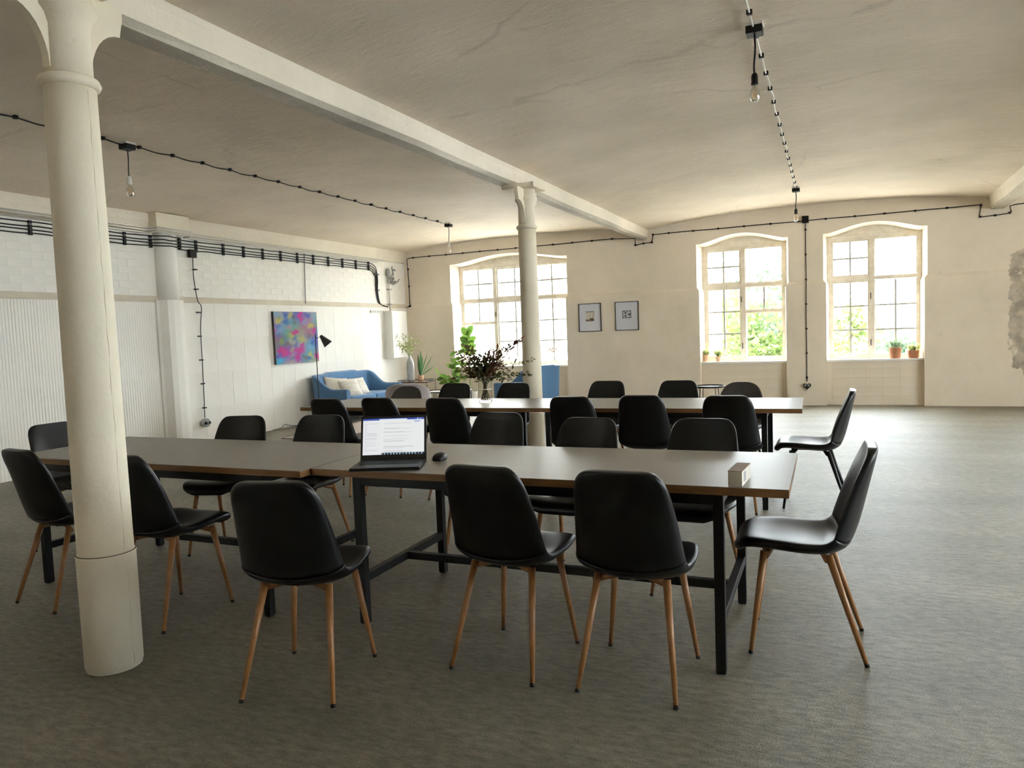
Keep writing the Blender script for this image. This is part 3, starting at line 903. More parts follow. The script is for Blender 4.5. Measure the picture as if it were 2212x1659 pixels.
place(chair_g, -4.34, 6.60, 184, 'dark grey rounded shell chair in front of the mauve tub armchair', GFB)
for (x, y, d, l) in ((-3.775, 6.62, 180, 'black shell chair across the far table, between tub armchair and bouquet'), (-3.105, 6.62, 177, 'black shell chair across the far table, behind the bouquet vase'),
                     (-2.153, 6.77, 180, 'black shell chair across the far table, below the framed prints'), (-1.44, 6.75, 182, 'black shell chair across the far table, beside the round tray table')):
    place(chair0, x, y, d, l, GFB)
place(chair_g, -.895, 6.85, 178, 'grey-brown rounded shell chair below the window with two small clay pots', GFB)
place(chair_b, -.25, 5.97, 90, 'black shell chair with black metal legs in profile at the far table end', 'chairs at the table ends')

# ------------------------------------------------------------------ tables
TOPZ, TH = .758, .034
def make_table(label):
    t = empty('work_table', (0, 0, 0), 0, label, 'table', 'long work tables')
    LX, LY = 2.21, .84
    bm = bmesh.new(); box(bm, -LX / 2, LX / 2, -LY / 2, LY / 2, TOPZ - TH, TOPZ - .002, bev=.002)
    top = obj('tabletop', bm, M['ply'], t)
    bm = bmesh.new(); box(bm, -LX / 2 + .001, LX / 2 - .001, -LY / 2 + .001, LY / 2 - .001, TOPZ - .0025, TOPZ)
    s = obj('linoleum_surface', bm, M['lino'], top); s['label'] = 'grey linoleum surface'
    q = .02; ex = LX / 2 - .262; ey = LY / 2 - .022
    for sx in (-1, 1):
        for sy in (-1, 1):
            obj('leg', B(sx * ex - q, sx * ex + q, sy * ey - q, sy * ey + q, .006, TOPZ - TH, bev=.002), M['steel'], t)
            obj('foot', B(sx * ex - .016, sx * ex + .016, sy * ey - .016, sy * ey + .016, 0, .007), M['black_plastic'], t)
        obj('crossbar', B(sx * ex - .018, sx * ex + .018, -ey + q, ey - q, .205, .245, bev=.002), M['steel'], t)
        obj('end_rail', B(sx * ex - .018, sx * ex + .018, -ey + q, ey - q, TOPZ - TH - .04, TOPZ - TH, bev=.002), M['steel'], t)
    obj('stretcher', B(-ex + .018, ex - .018, -.018, .018, .206, .244, bev=.002), M['steel'], t)
    for sy in (-1, 1):
        obj('side_rail', B(-ex + q, ex - q, sy * ey - .018, sy * ey + .018, TOPZ - TH - .04, TOPZ - TH, bev=.002), M['steel'], t)
    return t
ta = make_table('grey topped work table with laptop, mouse and small white box')
ta.location = (-1.312, 3.322, 0); ta.rotation_euler = (0, 0, radians(1.2))
dup(ta, (-3.525, 3.215, 0), radians(.6), 'grey topped work table behind the near iron column, butted to the laptop table')
dup(ta, (-1.41, 6.07, 0), radians(2.2), 'grey topped work table, far row, with the free end towards open floor')
dup(ta, (-3.6185, 5.985, 0), radians(2.2), 'grey topped work table, far row, carrying the dried bouquet')

# ------------------------------------------------------------------ things on the near table
lap = empty('laptop', (-2.035, 3.005, TOPZ), radians(22), 'open black laptop with a bright white screen on the near table', 'laptop')
LW, LD = .335, .232
bm = bmesh.new(); box(bm, -LW / 2, LW / 2, -LD / 2, LD / 2, .002, .017, bev=.003); obj('base', bm, M['steel'], lap)
kb = empty('keyboard', (0, 0, 0)); kb.parent = lap
bm = bmesh.new()
for j in range(6):
    for i in range(15):
        x = -.135 + i * .0193; y = .088 - j * .0188
        box(bm, x - .0082, x + .0082, y - .0078, y + .0078, .0165, .0188)
k_ = obj('keys', bm, M['black_plastic'], kb); k_['kind'] = 'stuff'
bm = bmesh.new(); box(bm, -.05, .05, -.104, -.044, .0168, .0176); obj('touchpad', bm, M['frame_black'], lap)
lid = empty('screen', (0, LD / 2 - .004, .016)); lid.parent = lap; lid.rotation_euler = (radians(-17), 0, 0)
bm = bmesh.new(); box(bm, -LW / 2, LW / 2, -.003, .004, 0, .225, bev=.0025); obj('lid', bm, M['frame_black'], lid)
ui_r = random.Random(3)
lines = {}
for j in range(60):
    lines[j] = (ui_r.random() < .45, ui_r.uniform(.45, .9), ui_r.random() < .5, ui_r.uniform(.15, .26))
def ui(u, v):
    t = 1 - v
    if t < .055:
        if .27 < u < .72 and .012 < t < .045: return (.80, .84, .95)
        return (.05, .09, .42) if not (.86 < u < .98 and (int(u * 90) % 4 == 0)) else (.5, .6, .9)
    if t > .955:
        if u < .30: return (.85, .87, .9)
        return (.02, .03, .05) if int(u * 60) % 3 else (.35, .5, .6)
    if .84 < u < .93 and .085 < t < .11: return (.35, .45, .8)
    j = int(t * 60)
    a, e, b, e2 = lines[j]
    if u < .28:
        if .035 < u < .055 and j % 4 == 1: return (.38, .4, .42)
        if b and j % 2 == 0 and .07 < u < .07 + e2 * .75: return (.66, .68, .70)
        if .275 < u: return (.7, .72, .73)
        return (.86, .88, .89)
    if a and j % 3 != 0 and .34 < u < .3 + e * .6: return (.68, .70, .71)
    return (.88, .90, .90)
sc = colorgrid('display', .312, .185, 104, 60, ui, M['screen'], lid)
sc.location = (-.156, -.0036, .026)

ms = empty('computer_mouse', (-1.885, 3.245, TOPZ), radians(10), 'black computer mouse on the near table beside the laptop', 'mouse')
def blob(sx, sy, sz, p=2.0, n=16):
    bm = bmesh.new(); bmesh.ops.create_uvsphere(bm, u_segments=n * 2, v_segments=n, radius=1)
    for v in bm.verts:
        c = v.co
        f = lambda a: math.copysign(abs(a) ** (2 / p), a)
        v.co = Vector((f(c.x) * sx, f(c.y) * sy, f(c.z) * sz))
    for f in bm.faces: f.smooth = True
    return bm
bm = blob(.032, .056, .034, 2.6)
for v in bm.verts:
    if v.co.z < 0: v.co.z = max(v.co.z, -.001)
    v.co.z += .002
    v.co.x *= 1 - .12 * (v.co.y / .056)
obj('body', bm, M['black_plastic'], ms, True)
obj('scroll_wheel', T([(-.004, .028, .0275), (.004, .028, .0275)], .008, 14), M['grey_cable'], ms)

bx = empty('small_box', (-.392, 3.04, TOPZ), radians(-3), 'small oblong white card box with brown top near the table corner', 'box')
obj('carton', B(-.027, .027, -.095, .095, 0, .058, bev=.0012), M['card'], bx)
obj('lid', B(-.0275, .0275, -.0955, .0955, .0575, .0595), M['card_brown'], bx)
obj('side_label', B(.027, .0277, -.06, -.015, .012, .050), M['label_grey'], bx)

# ------------------------------------------------------------------ plants helpers
def leaf(bm, p, d, up, L, W, bend=.25, mi=0, seg=3):
    d = d.normalized(); s = d.cross(up)
    if s.length < 1e-4: s = d.cross(Vector((1, 0, 0)))
    s.normalize(); n = s.cross(d).normalized()
    rows = []
    for k in range(seg + 1):
        t = k / seg
        w = W / 2 * sin(pi * (t * .86 + .09)) if k < seg else 0.0
        c = p + d * (L * t) - n * (bend * L * t * t)
        if w > 0: rows.append([bm.verts.new(c - s * w), bm.verts.new(c + s * w)])
        else: rows.append([bm.verts.new(c)])
    for a, b in zip(rows, rows[1:]):
        if len(b) == 2: f = bm.faces.new((a[0], a[1], b[1], b[0]))
        else: f = bm.faces.new((a[0], a[1], b[0]))
        f.material_index = mi; f.smooth = True

def rv(s=1.0, r=rnd): return Vector((r.uniform(-1, 1), r.uniform(-1, 1), r.uniform(-1, 1))) * s

# vase with the dried bouquet, on the far table
vx, vy = -3.02, 6.07
vs = empty('glass_vase', (vx, vy, TOPZ), 0, 'clear glass vase holding the dried bouquet on the far table', 'vase')
bm = bmesh.new(); lathe(bm, [(.056, .001), (.060, .006), (.061, .10), (.060, .19)], 32, cap0=True, cap1=False)
obj('wall_glass', bm, M['vase_glass'], vs, True)
bm = bmesh.new(); lathe(bm, [(.0565, .19), (.0615, .191), (.0625, .194), (.060, .197), (.056, .194)], 32, cap0=False, cap1=False); obj('rim', bm, M['vase_glass'], vs, True)
bm = bmesh.new(); lathe(bm, [(.054, .004), (.054, .014)], 32); obj('glass_foot', bm, M['vase_glass'], vs, True)
bm = bmesh.new(); lathe(bm, [(.0595, .118), (.0605, .121), (.0595, .124)], 32, cap0=False, cap1=False); obj('band', bm, M['white_enamel'], vs, True)
bq = empty('dried_bouquet', (vx, vy, TOPZ), 0, 'dried bouquet of brown and red leaves with long sprigs in a glass vase', 'bouquet')
R_ = random.Random(11)
tips = [((-.37, .0, .22), 'b'), ((-.32, .05, .30), 'b'), ((-.27, -.02, .47), 'b'), ((-.20, .03, .52), 'b'), ((-.13, .05, .43), 'g'), ((-.08, -.03, .36), 'g'), ((-.02, .04, .40), 'g'),
        ((.03, 0, .44), 'b'), ((.09, .05, .48), 'r'), ((.15, 0, .43), 'r'), ((.34, .06, .56), 'r'), ((.25, .02, .50), 'g'), ((.17, -.03, .34), 'r'), ((.28, .0, .24), 'g'), ((.44, .03, .25), 'g'), ((.47, .05, .38), 'g'),
        ((-.17, 0, .28), 'b'), ((-.25, .02, .34), 'b'), ((.0, -.06, .30), 'g'), ((.07, -.04, .36), 'g'), ((-.11, -.05, .48), 'b')]
bms = {'b': bmesh.new(), 'r': bmesh.new(), 'g': bmesh.new()}
for (t, kd) in tips:
    a = R_.uniform(0, 2 * pi)
    p0 = Vector((.035 * cos(a) - t[0] * .10, .035 * sin(a), .016)); p1 = Vector((t[0] * .08, t[1] * .3, .19)); p3 = Vector(t)
    p2 = p1.lerp(p3, .5) + Vector((0, 0, .04 if t[2] > .3 else .03))
    P = catmull([p0, p1, p2, p3], 7)
    obj('stem', T(P, lambda q: .0026 - .0016 * q, 5), M['stem'], bq)
    n = 44 if abs(t[0]) > .3 else 84
    for k in range(n):
        q = .42 + .58 * R_.random()
        i = min(len(P) - 2, int(q * (len(P) - 1)))
        c = P[i].lerp(P[i + 1], R_.random()); d = (P[i + 1] - P[i]).normalized()
        sp = .012 if abs(t[0]) > .3 and q > .75 else .042
        dd = d + rv(1.1, R_)
        ln = R_.uniform(.018, .040) if kd != 'r' else R_.uniform(.028, .062)
        if kd == 'r': dd = d * 1.5 + rv(.6, R_)
        leaf(bms[kd], c + rv(sp, R_), dd, rv(1, R_) + Vector((0, 0, .5)), ln, ln * (.55 if kd != 'r' else .28))
for kd, mm in (('b', 'dry_brown'), ('r', 'dry_red'), ('g', 'dry_green')):
    o = obj('leaves', bms[kd], M[mm], bq); o['kind'] = 'stuff'; o['label'] = {'b': 'brown leaves', 'r': 'red pointed leaves', 'g': 'dark green leaves'}[kd]

# ------------------------------------------------------------------ lounge corner
def make_sofa(name, Ln, label, cat, seatcush):
    """faces local -Y's opposite: back at y=0, seat opens to +y"""
    s = empty(name, (0, 0, 0), 0, label, cat)
    D = .74
    bm = bmesh.new()
    # wrap-around back + arms as one upholstered shell; path from left arm front round the back to right arm front
    path = []
    hl = Ln / 2
    for k in range(8): path.append((-hl + .0, D - k * (D - .16) / 8))
    for k in range(7): a = k / 6 * pi / 2; path.append((-hl + .16 * (1 - cos(a)), .16 * (1 - sin(a))))
    nb_ = 14
    for k in range(1, nb_): path.append((-hl + .16 + (Ln - .32) * k / nb_, 0.0))
    for k in range(7): a = (1 - k / 6) * pi / 2; path.append((hl - .16 * (1 - cos(a)), .16 * (1 - sin(a))))
    for k in range(8): path.append((hl, .16 + (k + 1) * (D - .16) / 8))
    N = len(path); rings = []
    for i, (x, y) in enumerate(path):
        p0 = Vector(path[max(0, i - 1)]); p1 = Vector(path[min(N - 1, i + 1)]); t = (p1 - p0).normalized()
        nin = Vector((t.y, -t.x)) * -1  # towards the seat
        if nin.y < -0.3 or (abs(nin.y) < .3 and nin.x * x > 0): nin = -nin
        if abs(x) < hl - .2 and nin.y < 0: nin = -nin
        # height: arms .58, back .82, swooping between
        yy = y
        f = max(0.0, min(1.0, (yy - .02) / .42)); f = f * f * (3 - 2 * f)
        h = .80 - .24 * f + (.025 if abs(x) < hl * .5 else 0.0)
        th = .085 if yy > .16 else .11
        b0 = Vector((x, y, 0))
        ni = Vector((nin.x, nin.y, 0))
        lean = .03 * (1 - f)
        sec = [(0.02, .17), (-.005, .30), (-lean * .6 - .01, h - .05), (-lean - .004, h - .012), (.02 - lean, h), (th - .03 - lean, h - .004), (th - lean * .5, h - .03), (th + .01, .45), (th + .02, .17)]
        rings.append([bm.verts.new(b0 + ni * o + Vector((0, 0, z))) for o, z in sec])
    for a, b in zip(rings, rings[1:]):
        n = len(a)
        for k in range(n):
            ff = bm.faces.new((a[k], a[(k + 1) % n], b[(k + 1) % n], b[k])); ff.smooth = True
    bm.faces.new(rings[0]); bm.faces.new(rings[-1][::-1])
    bmesh.ops.recalc_face_normals(bm, faces=bm.faces)
    obj('back_and_arms', bm, M['blue'], s)
    bm = bmesh.new(); box(bm, -hl + .07, hl - .07, .06, D - .02, .17, .29, bev=.02); obj('seat_base', bm, M['blue'], s)
    w = (Ln - .22) / seatcush
    for k in range(seatcush):
        bm = bmesh.new(); box(bm, -hl + .11 + k * w + .004, -hl + .11 + (k + 1) * w - .004, .10, D + .01, .29, .435, bev=.035)
        for f in bm.faces: f.smooth = True
        obj('seat_cushion', bm, M['blue'], s)
    for k in range(3 if seatcush > 1 else 1):
        n_ = 3 if seatcush > 1 else 1
        x = 0 if n_ == 1 else (-hl * .5 + k * hl * .5)
        b2 = blob(.014, .008, .014, 2); b2.transform(Matrix.Translation((x, .122, .62)))
        obj('back_button', b2, M['blue'], s)
    for sx in (-1, 1):
        for y in (.10, D - .08):
            obj('leg', T([(sx * (hl - .14), y, .18), (sx * (hl - .10), y + (.03 if y > .3 else -.03), 0.0)], .018, 8, r2=.011), M['black_leg'], s)
    return s
sofa = make_sofa('sofa', 1.62, 'blue two-seat sofa along the white tiled wall', 'sofa', 2)
sofa.location = (-8.12, 10.62, 0); sofa.rotation_euler = (0, 0, radians(-90))
arm = make_sofa('armchair', .92, 'blue armchair seen from behind, half hidden by the far column', 'armchair', 1)
arm.location = (-4.52, 11.35, 0); arm.rotation_euler = (0, 0, radians(75))

def cushion(name, loc, rot, w, h, t, m, label):
    bm = bmesh.new(); bmesh.ops.create_grid(bm, x_segments=14, y_segments=14, size=1)
    top = [v.co.copy() for v in bm.verts]; bm.free()
    bm = bmesh.new(); N = 15
    import itertools
    def pt(i, j, s):
        u, v = -1 + 2 * i / 14, -1 + 2 * j / 14
        pin = 1 - .07 * (1 - abs(u * v))
        k = max(0, (1 - u ** 2) * (1 - v ** 2)) ** .42
        return (u * w / 2 * (1 - .06 * (1 - v * v)), v * h / 2 * (1 - .06 * (1 - u * u)), s * t / 2 * k)
    G = {}
    for s in (1, -1):
        for i in range(15):
            for j in range(15):
                edge = i in (0, 14) or j in (0, 14)
                if edge and s < 0: G[(i, j, s)] = G[(i, j, 1)]
                else: G[(i, j, s)] = bm.verts.new(pt(i, j, s))
    for s in (1, -1):
        for i in range(14):
            for j in range(14):
                q = [G[(i, j, s)], G[(i + 1, j, s)], G[(i + 1, j + 1, s)], G[(i, j + 1, s)]]
                f = bm.faces.new(q if s > 0 else q[::-1]); f.smooth = True
    o = obj(name, bm, m); o.location = loc; o.rotation_euler = rot
    return tag(o, label, 'cushion', 'cushions on the blue sofa')
cushion('cushion', (-7.83, 10.12, .565), (radians(62), radians(8), radians(62)), .44, .40, .14, M['cushion'], 'speckled cream cushion leaning on the sofa arm')
cushion('cushion', (-7.66, 10.28, .545), (radians(52), radians(0), radians(70)), .40, .38, .13, M['cushion_s'], 'striped white cushion, middle of the three on the sofa')
cushion('cushion', (-7.70, 10.55, .55), (radians(58), 0, radians(78)), .42, .36, .13, M['cushion_s'], 'plain white cushion lying towards the middle of the sofa')

# floor lamp
fl = empty('floor_lamp', (-7.80, 9.62, 0), 0, 'slim black floor lamp with conical shade beside the blue sofa', 'lamp')
bm = bmesh.new(); lathe(bm, [(.11, 0), (.11, .012), (.105, .018), (.012, .02)], 28); obj('base', bm, M['black_leg'], fl, True)
obj('pole', T([(0, 0, .015), (0, 0, 1.485)], .008, 10), M['black_leg'], fl)
obj('arm', T([(0, 0, 1.42), (.045, .035, 1.42)], .006, 8), M['black_leg'], fl)
bm = bmesh.new(); lathe(bm, [(.022, .07), (.028, .05), (.078, -.12)], 28, cap0=True, cap1=False)
bm.transform(Matrix.Translation((.10, .07, 1.40)) @ Matrix.Rotation(radians(-38), 4, Vector((-.6, .8, 0)).normalized()))
sh = obj('lamp_shade', bm, M['black_leg'], fl, True)
bm = bmesh.new(); lathe(bm, [(.019, .066), (.025, .048), (.075, -.118)], 28, cap0=True, cap1=False)
bm.transform(Matrix.Translation((.10, .07, 1.40)) @ Matrix.Rotation(radians(-38), 4, Vector((-.6, .8, 0)).normalized()))
obj('shade_lining', bm, M['white_enamel'], sh, True)

# abstract canvas on the left wall
pr_ = random.Random(21)
def painting(u, v):
    t = 1 - v
    u = u + .018 * sin(31 * t + 9 * u) + .012 * sin(57 * t + 3) ; t = t + .016 * sin(37 * u + 5 * t) + .012 * sin(71 * u)
    base = np.array([.34, .38, .50])
    col = base * .8 + .12 * np.array([sin(9 * u + 5 * t), sin(7 * u - 6 * t + 1), sin(8 * t + 3 * u)])
    for (x, y, sx, sy, c, a) in BL:
        w = a * math.exp(-((((u - x) / sx) ** 2 + ((t - y) / sy) ** 2) ** 1.4))
        col = col * (1 - w) + np.array(c) * w
    m_ = col.mean(); col = m_ + (col - m_) * 1.35
    return tuple(np.clip(col * .6, .008, 1))
PK, YE, BU, LB, BR, GR, OL = (.62, .0, .30), (.62, .55, .16), (.05, .12, .42), (.28, .48, .72), (.16, .09, .06), (.30, .36, .08), (.52, .48, .42)
BL = [(.60, .06, .06, .10, PK, 1), (.61, .13, .03, .06, PK, .7), (.45, .40, .09, .05, PK, 1), (.33, .30, .08, .05, (.6, .3, .4), .7), (.92, .36, .05, .07, PK, .9), (.84, .42, .09, .05, (.5, .2, .25), .7),
      (.14, .74, .13, .07, PK, 1), (.22, .80, .12, .05, PK, 1), (.55, .75, .12, .06, PK, 1), (.50, .88, .07, .07, PK, .95), (.62, .66, .07, .05, PK, .8), (.96, .90, .09, .06, PK, 1),
      (.10, .17, .09, .05, YE, 1), (.36, .08, .05, .09, YE, .9), (.83, .28, .08, .05, YE, .9), (.35, .47, .08, .06, YE, .6), (.62, .55, .08, .06, YE, .7), (.36, .90, .05, .10, YE, .6), (.80, .86, .05, .07, YE, .9), (.40, .72, .05, .05, YE, .5),
      (.25, .06, .05, .06, BU, .9), (.28, .18, .08, .07, BU, .8), (.78, .06, .08, .05, BU, .9), (.09, .28, .06, .05, BU, .9), (.10, .43, .06, .04, BU, .6), (.46, .53, .05, .05, BU, .8), (.45, .65, .06, .07, BU, .6), (.88, .60, .05, .08, BU, .7), (.36, .89, .05, .04, BU, .8), (.75, .92, .05, .05, BU, .8), (.08, .85, .06, .05, (.2, .05, .5), .9),
      (.08, .06, .06, .04, LB, .8), (.12, .34, .10, .08, LB, .7), (.80, .70, .08, .07, LB, .8), (.92, .12, .06, .10, LB, .6), (.07, .95, .08, .06, (.15, .5, .8), 1), (.70, .20, .10, .07, LB, .4),
      (.46, .09, .05, .05, BR, .8), (.45, .20, .05, .04, BR, .6), (.30, .62, .09, .035, BR, .9), (.80, .48, .08, .05, BR, .6), (.67, .88, .05, .05, BR, .8), (.14, .58, .06, .06, GR, .9), (.10, .11, .05, .04, GR, .7), (.38, .58, .08, .05, OL, .8), (.86, .99, .2, .03, OL, .5), (.40, .98, .2, .03, OL, .6)]
ap = empty('abstract_painting', (XL + .024, 9.09, 1.02), radians(90), 'abstract canvas of pink, yellow and blue strokes on the white wall', 'painting')
AW, AH = 1.04, .835
obj('stretcher_box', B(0, AW, -.042, .0, 0, AH, bev=.002), M['canvas_side'], ap)
o = colorgrid('canvas_print', AW - .002, AH - .002, 90, 72, painting, M['print'], ap); o.location = (.001, -.0427, .001)

# framed prints on the back wall
def art1(u, v):
    t = 1 - v
    if .30 < u < .70 and .27 < t < .64:
        a, b = (u - .30) / .40, (t - .27) / .37
        if b > .82: return (.16, .10, .08) if int(a * 11) % 3 else (.30, .24, .2)
        if b > .68 and .5 < a < .92: return (.05, .02, .02)
        if b < .10: return (.25, .24, .21)
        if int(a * 13 + b * 3) % 4 == 0 or abs(a - .95) < .03: return (.38, .33, .27)
        return (.60, .55, .48)
    return (.60, .605, .65)
def art2(u, v):
    t = 1 - v
    a, b = (u - .30) / .40, (t - .30) / .29
    if 0 < a < 1 and 0 < b < 1:
        e = min(a, 1 - a, b, 1 - b)
        if e < .10 and (a + b) % .37 > .08: return (.03, .03, .03)
        if (a - .35) ** 2 + (b - .3) ** 2 < .012 or (a - .35) ** 2 + (b - .68) ** 2 < .010 or (a - .78) ** 2 + (b - .5) ** 2 < .015: return (.03, .03, .03)
        if int(a * 9 + b * 7) % 3 == 0: return (.30, .30, .31)
        return (.50, .50, .52)
    return (.60, .605, .65)
for (x, z, fn, l) in ((-4.49, 1.342, art1, 'black framed print with a small brown sketch, the one near the wide window'), (-3.795, 1.342, art2, 'black framed print with a small bold black drawing')):
    p = empty('framed_print', (x, YB - .002, z), 0, l, 'picture', 'framed prints on the window wall')
    w, h = .43, .515
    bm = bmesh.new(); f = .012
    box(bm, 0, w, -.022, 0, 0, f); box(bm, 0, w, -.022, 0, h - f, h); box(bm, 0, f, -.0219, -.0001, f, h - f); box(bm, w - f, w, -.0219, -.0001, f, h - f)
    obj('picture_frame', bm, M['frame_black'], p)
    o = colorgrid('print_sheet', w - 2 * f, h - 2 * f, 60, 72, fn, M['print'], p); o.location = (f, -.008, f)

# white wall cabinet in the corner with its pipe and power strip
wc = empty('wall_cabinet', (XL + .022, 12.42, .965), 0, 'tall white boiler cabinet on the wall in the corner', 'cabinet')
obj('body', B(0, .17, -.22, .30, 0, .93, bev=.006), M['white_enamel'], wc)
obj('door', B(.17, .19, -.218, .298, .008, .922, bev=.004), M['white_enamel'], wc)
obj('door_edge', B(.186, .1925, -.20, -.19, .05, .88), M['grey_pipe'], wc)
ps = empty('power_strip', (XL + .024, 11.98, 1.88), 0, 'grey socket strip on the wall beside the boiler cabinet', 'socket')
obj('housing', B(0, .035, -.24, .20, -.025, .025, bev=.004), M['grey_pipe'], ps)
for k in range(5): obj('outlet', T([(.034, -.19 + k * .085, 0), (.039, -.19 + k * .085, 0)], .019, 14), M['label_grey'], ps)
fb = empty('distribution_pipe', (XL + .01, 12.42, 1.9), 0, 'pale pipe with a knot of grey cables above the boiler cabinet', 'pipe')
obj('pipe', T([(.03, 0, 0), (.03, -.01, .62)], .016, 10), M['grey_pipe'], fb)
for z in (.13, .42): obj('pipe_clip', B(0, .05, -.05, .05, z - .012, z + .012), M['grey_cable'], fb)
bm = bmesh.new(); Rr = random.Random(5)
for k in range(7):
    p = Vector((.03, 0, .60)); pts = [p]
    for q in range(6):
        p = p + Vector((Rr.uniform(-.01, .02), Rr.uniform(-.06, .09), Rr.uniform(-.05, .09))); p.x = max(.015, min(.1, p.x)); p.z = min(.87, max(.4, p.z)); pts.append(p)
    tube(bm, catmull(pts, 4), .011, 6)
o = obj('cable_knot', bm, M['grey_cable'], fb); o['kind'] = 'stuff'
obj('pipe_head', blob(.03, .05, .09, 2.4), M['grey_cable'], fb, loc=(.04, -.03, .74))

# ------------------------------------------------------------------ cables
def rope(name, pts, r, m, parent, n=6, per=4):
    return obj(name, T(catmull(pts, per), r, n), m, parent)
# bundle on the left wall
cb = empty('cable_bundle', (0, 0, 0), 0, 'bundle of four black cables clipped along the top of the brick wall', 'cable')
clips = [4.2, 4.8, 5.4, 6.0, 6.58, 6.96, 7.36, 7.70] + [8.195 + .4 * k for k in range(10)]
def xw(y): return XL + .016 + (.165 * max(0, 1 - ((y - 7.17) / .21) ** 2) ** .5 if abs(y - 7.17) < .21 else 0)
for k, z in enumerate((2.81, 2.765, 2.725, 2.685)):
    P = []
    y = 3.4
    R2 = random.Random(k)
    while y < 11.75:
        P.append((xw(y), y, z - .0015 * (y - 5) + R2.uniform(-.006, .006))); y += .07 if 6.9 < y < 7.45 else .21
    P += [(XL + .016, 11.88 - k * .012, z - .02), (XL + .016, 12.02 - k * .016, z - .09 - k * 0.01), (XL + .016, 12.07 - k * .025, 2.5), (XL + .016, 12.05 - k * .018, 2.3), (XL + .016, 12.10 - k * .012, 2.06), (XL + .018, 12.25, 1.975 + .008 * k), (XL + .022, 12.36, 1.97 + .006 * k)]
    rope('cable', P, .0075, M['black_plastic'], cb)
for y in clips:
    bm = bmesh.new(); x = xw(y)
    for z in (2.81, 2.765, 2.725, 2.685): box(bm, x - .018, x + .012, y - .018, y + .018, z - .019 - .0015 * (y - 5), z + .019 - .0015 * (y - 5), bev=.003)
    obj('cable_clip', bm, M['black_plastic'], cb)
obj('cable_clip', B(XL, XL + .03, 11.96, 12.10, 2.585, 2.605), M['black_plastic'], cb)
obj('cable_clip', B(XL, XL + .03, 11.99, 12.10, 2.285, 2.302), M['black_plastic'], cb)
# painted conduits above
for k, z in enumerate((2.915, 2.885, 2.855)):
    c = obj('conduit', T([(XL + .045 if z > 2.87 else XL + .02, 3.4, z), (XL + .045 if z > 2.87 else XL + .02, 6.87, z - .01), (XL + .2, 6.90, z - .01), (XL + .2, 7.46, z - .012), (XL + .045 if z > 2.87 else XL + .02, 7.49, z - .012), (XL + .045 if z > 2.87 else XL + .02, 12.3 - .1 * k, z - .03)], .010, 7), M['grey_pipe'])
    tag(c, 'painted conduit pipe above the cable bundle, %s of three' % ('top', 'middle', 'lowest')[k], 'pipe', 'painted conduits above the cables')
o = obj('wall_conduit', T([(XL + .015, 9.93, 2.0), (XL + .015, 9.97, 2.84)], .008, 6), M['grey_cable']); tag(o, 'thin upright conduit above the abstract canvas', 'pipe')

# drop cable with socket on the left wall
d1 = empty('drop_cable', (XL, 7.6, 0), 0, 'black drop cable with junction box and double socket on the white wall', 'cable')
obj('junction_box', B(.01, .07, -.055, .055, 2.58, 2.69, bev=.006), M['black_plastic'], d1)
rope('cable', [(.045, .0, 2.58), (.04, .0, 2.3), (.04, .04, 2.0), (.05, .09, 1.9), (.05, .05, 1.6), (.05, .04, 1.1), (.05, .03, .7), (.05, .02, .36)], .006, M['black_plastic'], d1)
for z in (2.42, 2.15, 1.83, 1.5, 1.17, .84, .5): obj('cable_clip', B(.01 if z > 2 else .02, .058, .01, .085 if 1.7 < z < 2 else .06, z - .008, z + .008), M['black_plastic'], d1)
bm = blob(.04, .06, .06, 3); bm.transform(Matrix.Translation((.06, .02, .29))); obj('socket', bm, M['grey_cable'], d1, True)
for s in (-1, 1): obj('outlet', T([(.085, .02 + s * .03, .29), (.108, .02 + s * .035, .29)], .02, 14), M['black_plastic'], d1)

# surface cable along the back wall
wcab = empty('surface_cable', (0, 0, 0), 0, 'black cable clipped along the top of the window wall', 'cable')
zc = lambda x: 2.985 + .004 * sin(3 * x)
path = [(-8.12, 1.99), (-8.0, 1.985), (-7.97, 2.12), (-8.08, 2.5), (-8.12, 2.93), (-8.08, 2.965)]
def wallpath(pts, r=.0075, y=YU - .012, yl=YB - .012):
    return T([(x, (y if z > 2.02 else yl), z) for x, z in pts], r, 6)
seg1 = [(-8.22, 1.985), (-8.10, 1.985), (-8.09, 2.0), (-8.13, 2.05), (-8.13, 2.5), (-8.15, 2.95), (-8.12, 2.965)] + [(-8.0 + k * .38, 2.972 + .02 * k / 12 + .003 * sin(k * 2)) for k in range(12)] + [(-3.40, 2.96), (-3.40, 2.86), (-3.38, 2.845), (-3.26, 2.86), (-3.12, 2.868), (-3.10, 2.88), (-3.075, 2.99), (-3.05, 3.0)] + [(-2.8 + k * .42, 3.003 + .003 * sin(k * 2.3)) for k in range(11)] + [(1.82, 3.005), (1.84, 2.99), (1.82, 2.84), (1.84, 2.825), (2.0, 2.83), (2.19, 2.845), (2.22, 2.86), (2.2, 2.95), (2.28, 2.965), (2.6, 2.97), (3.4, 2.97), (4.4, 2.97), (6.9, 2.97)]
obj('cable', wallpath(seg1), M['black_plastic'], wcab)
cx_ = [(-8.0 + k * .38, 2.972 + .02 * k / 12) for k in range(12)] + [(-3.40, 2.845), (-3.25, 2.86), (-3.1, 2.868), (-3.08, 3.0)] + [(-2.8 + k * .42, 3.003) for k in range(11)] + [(1.84, 3.0), (1.83, 2.83), (2.02, 2.832), (2.2, 2.85), (2.4, 2.966), (-8.13, 2.75), (-8.13, 2.4), (-8.12, 2.0)]
for x, z in cx_:
    yy = YU if z > 2.02 else YB
    obj('cable_clip', B(x - .016, x + .016, yy - .024, yy, z - .015, z + .015, bev=.003), M['black_plastic'], wcab)
d2 = empty('drop_cable', (-.585, YB, 0), 0, 'black drop cable with heart-shaped socket between the two tree-view windows', 'cable')
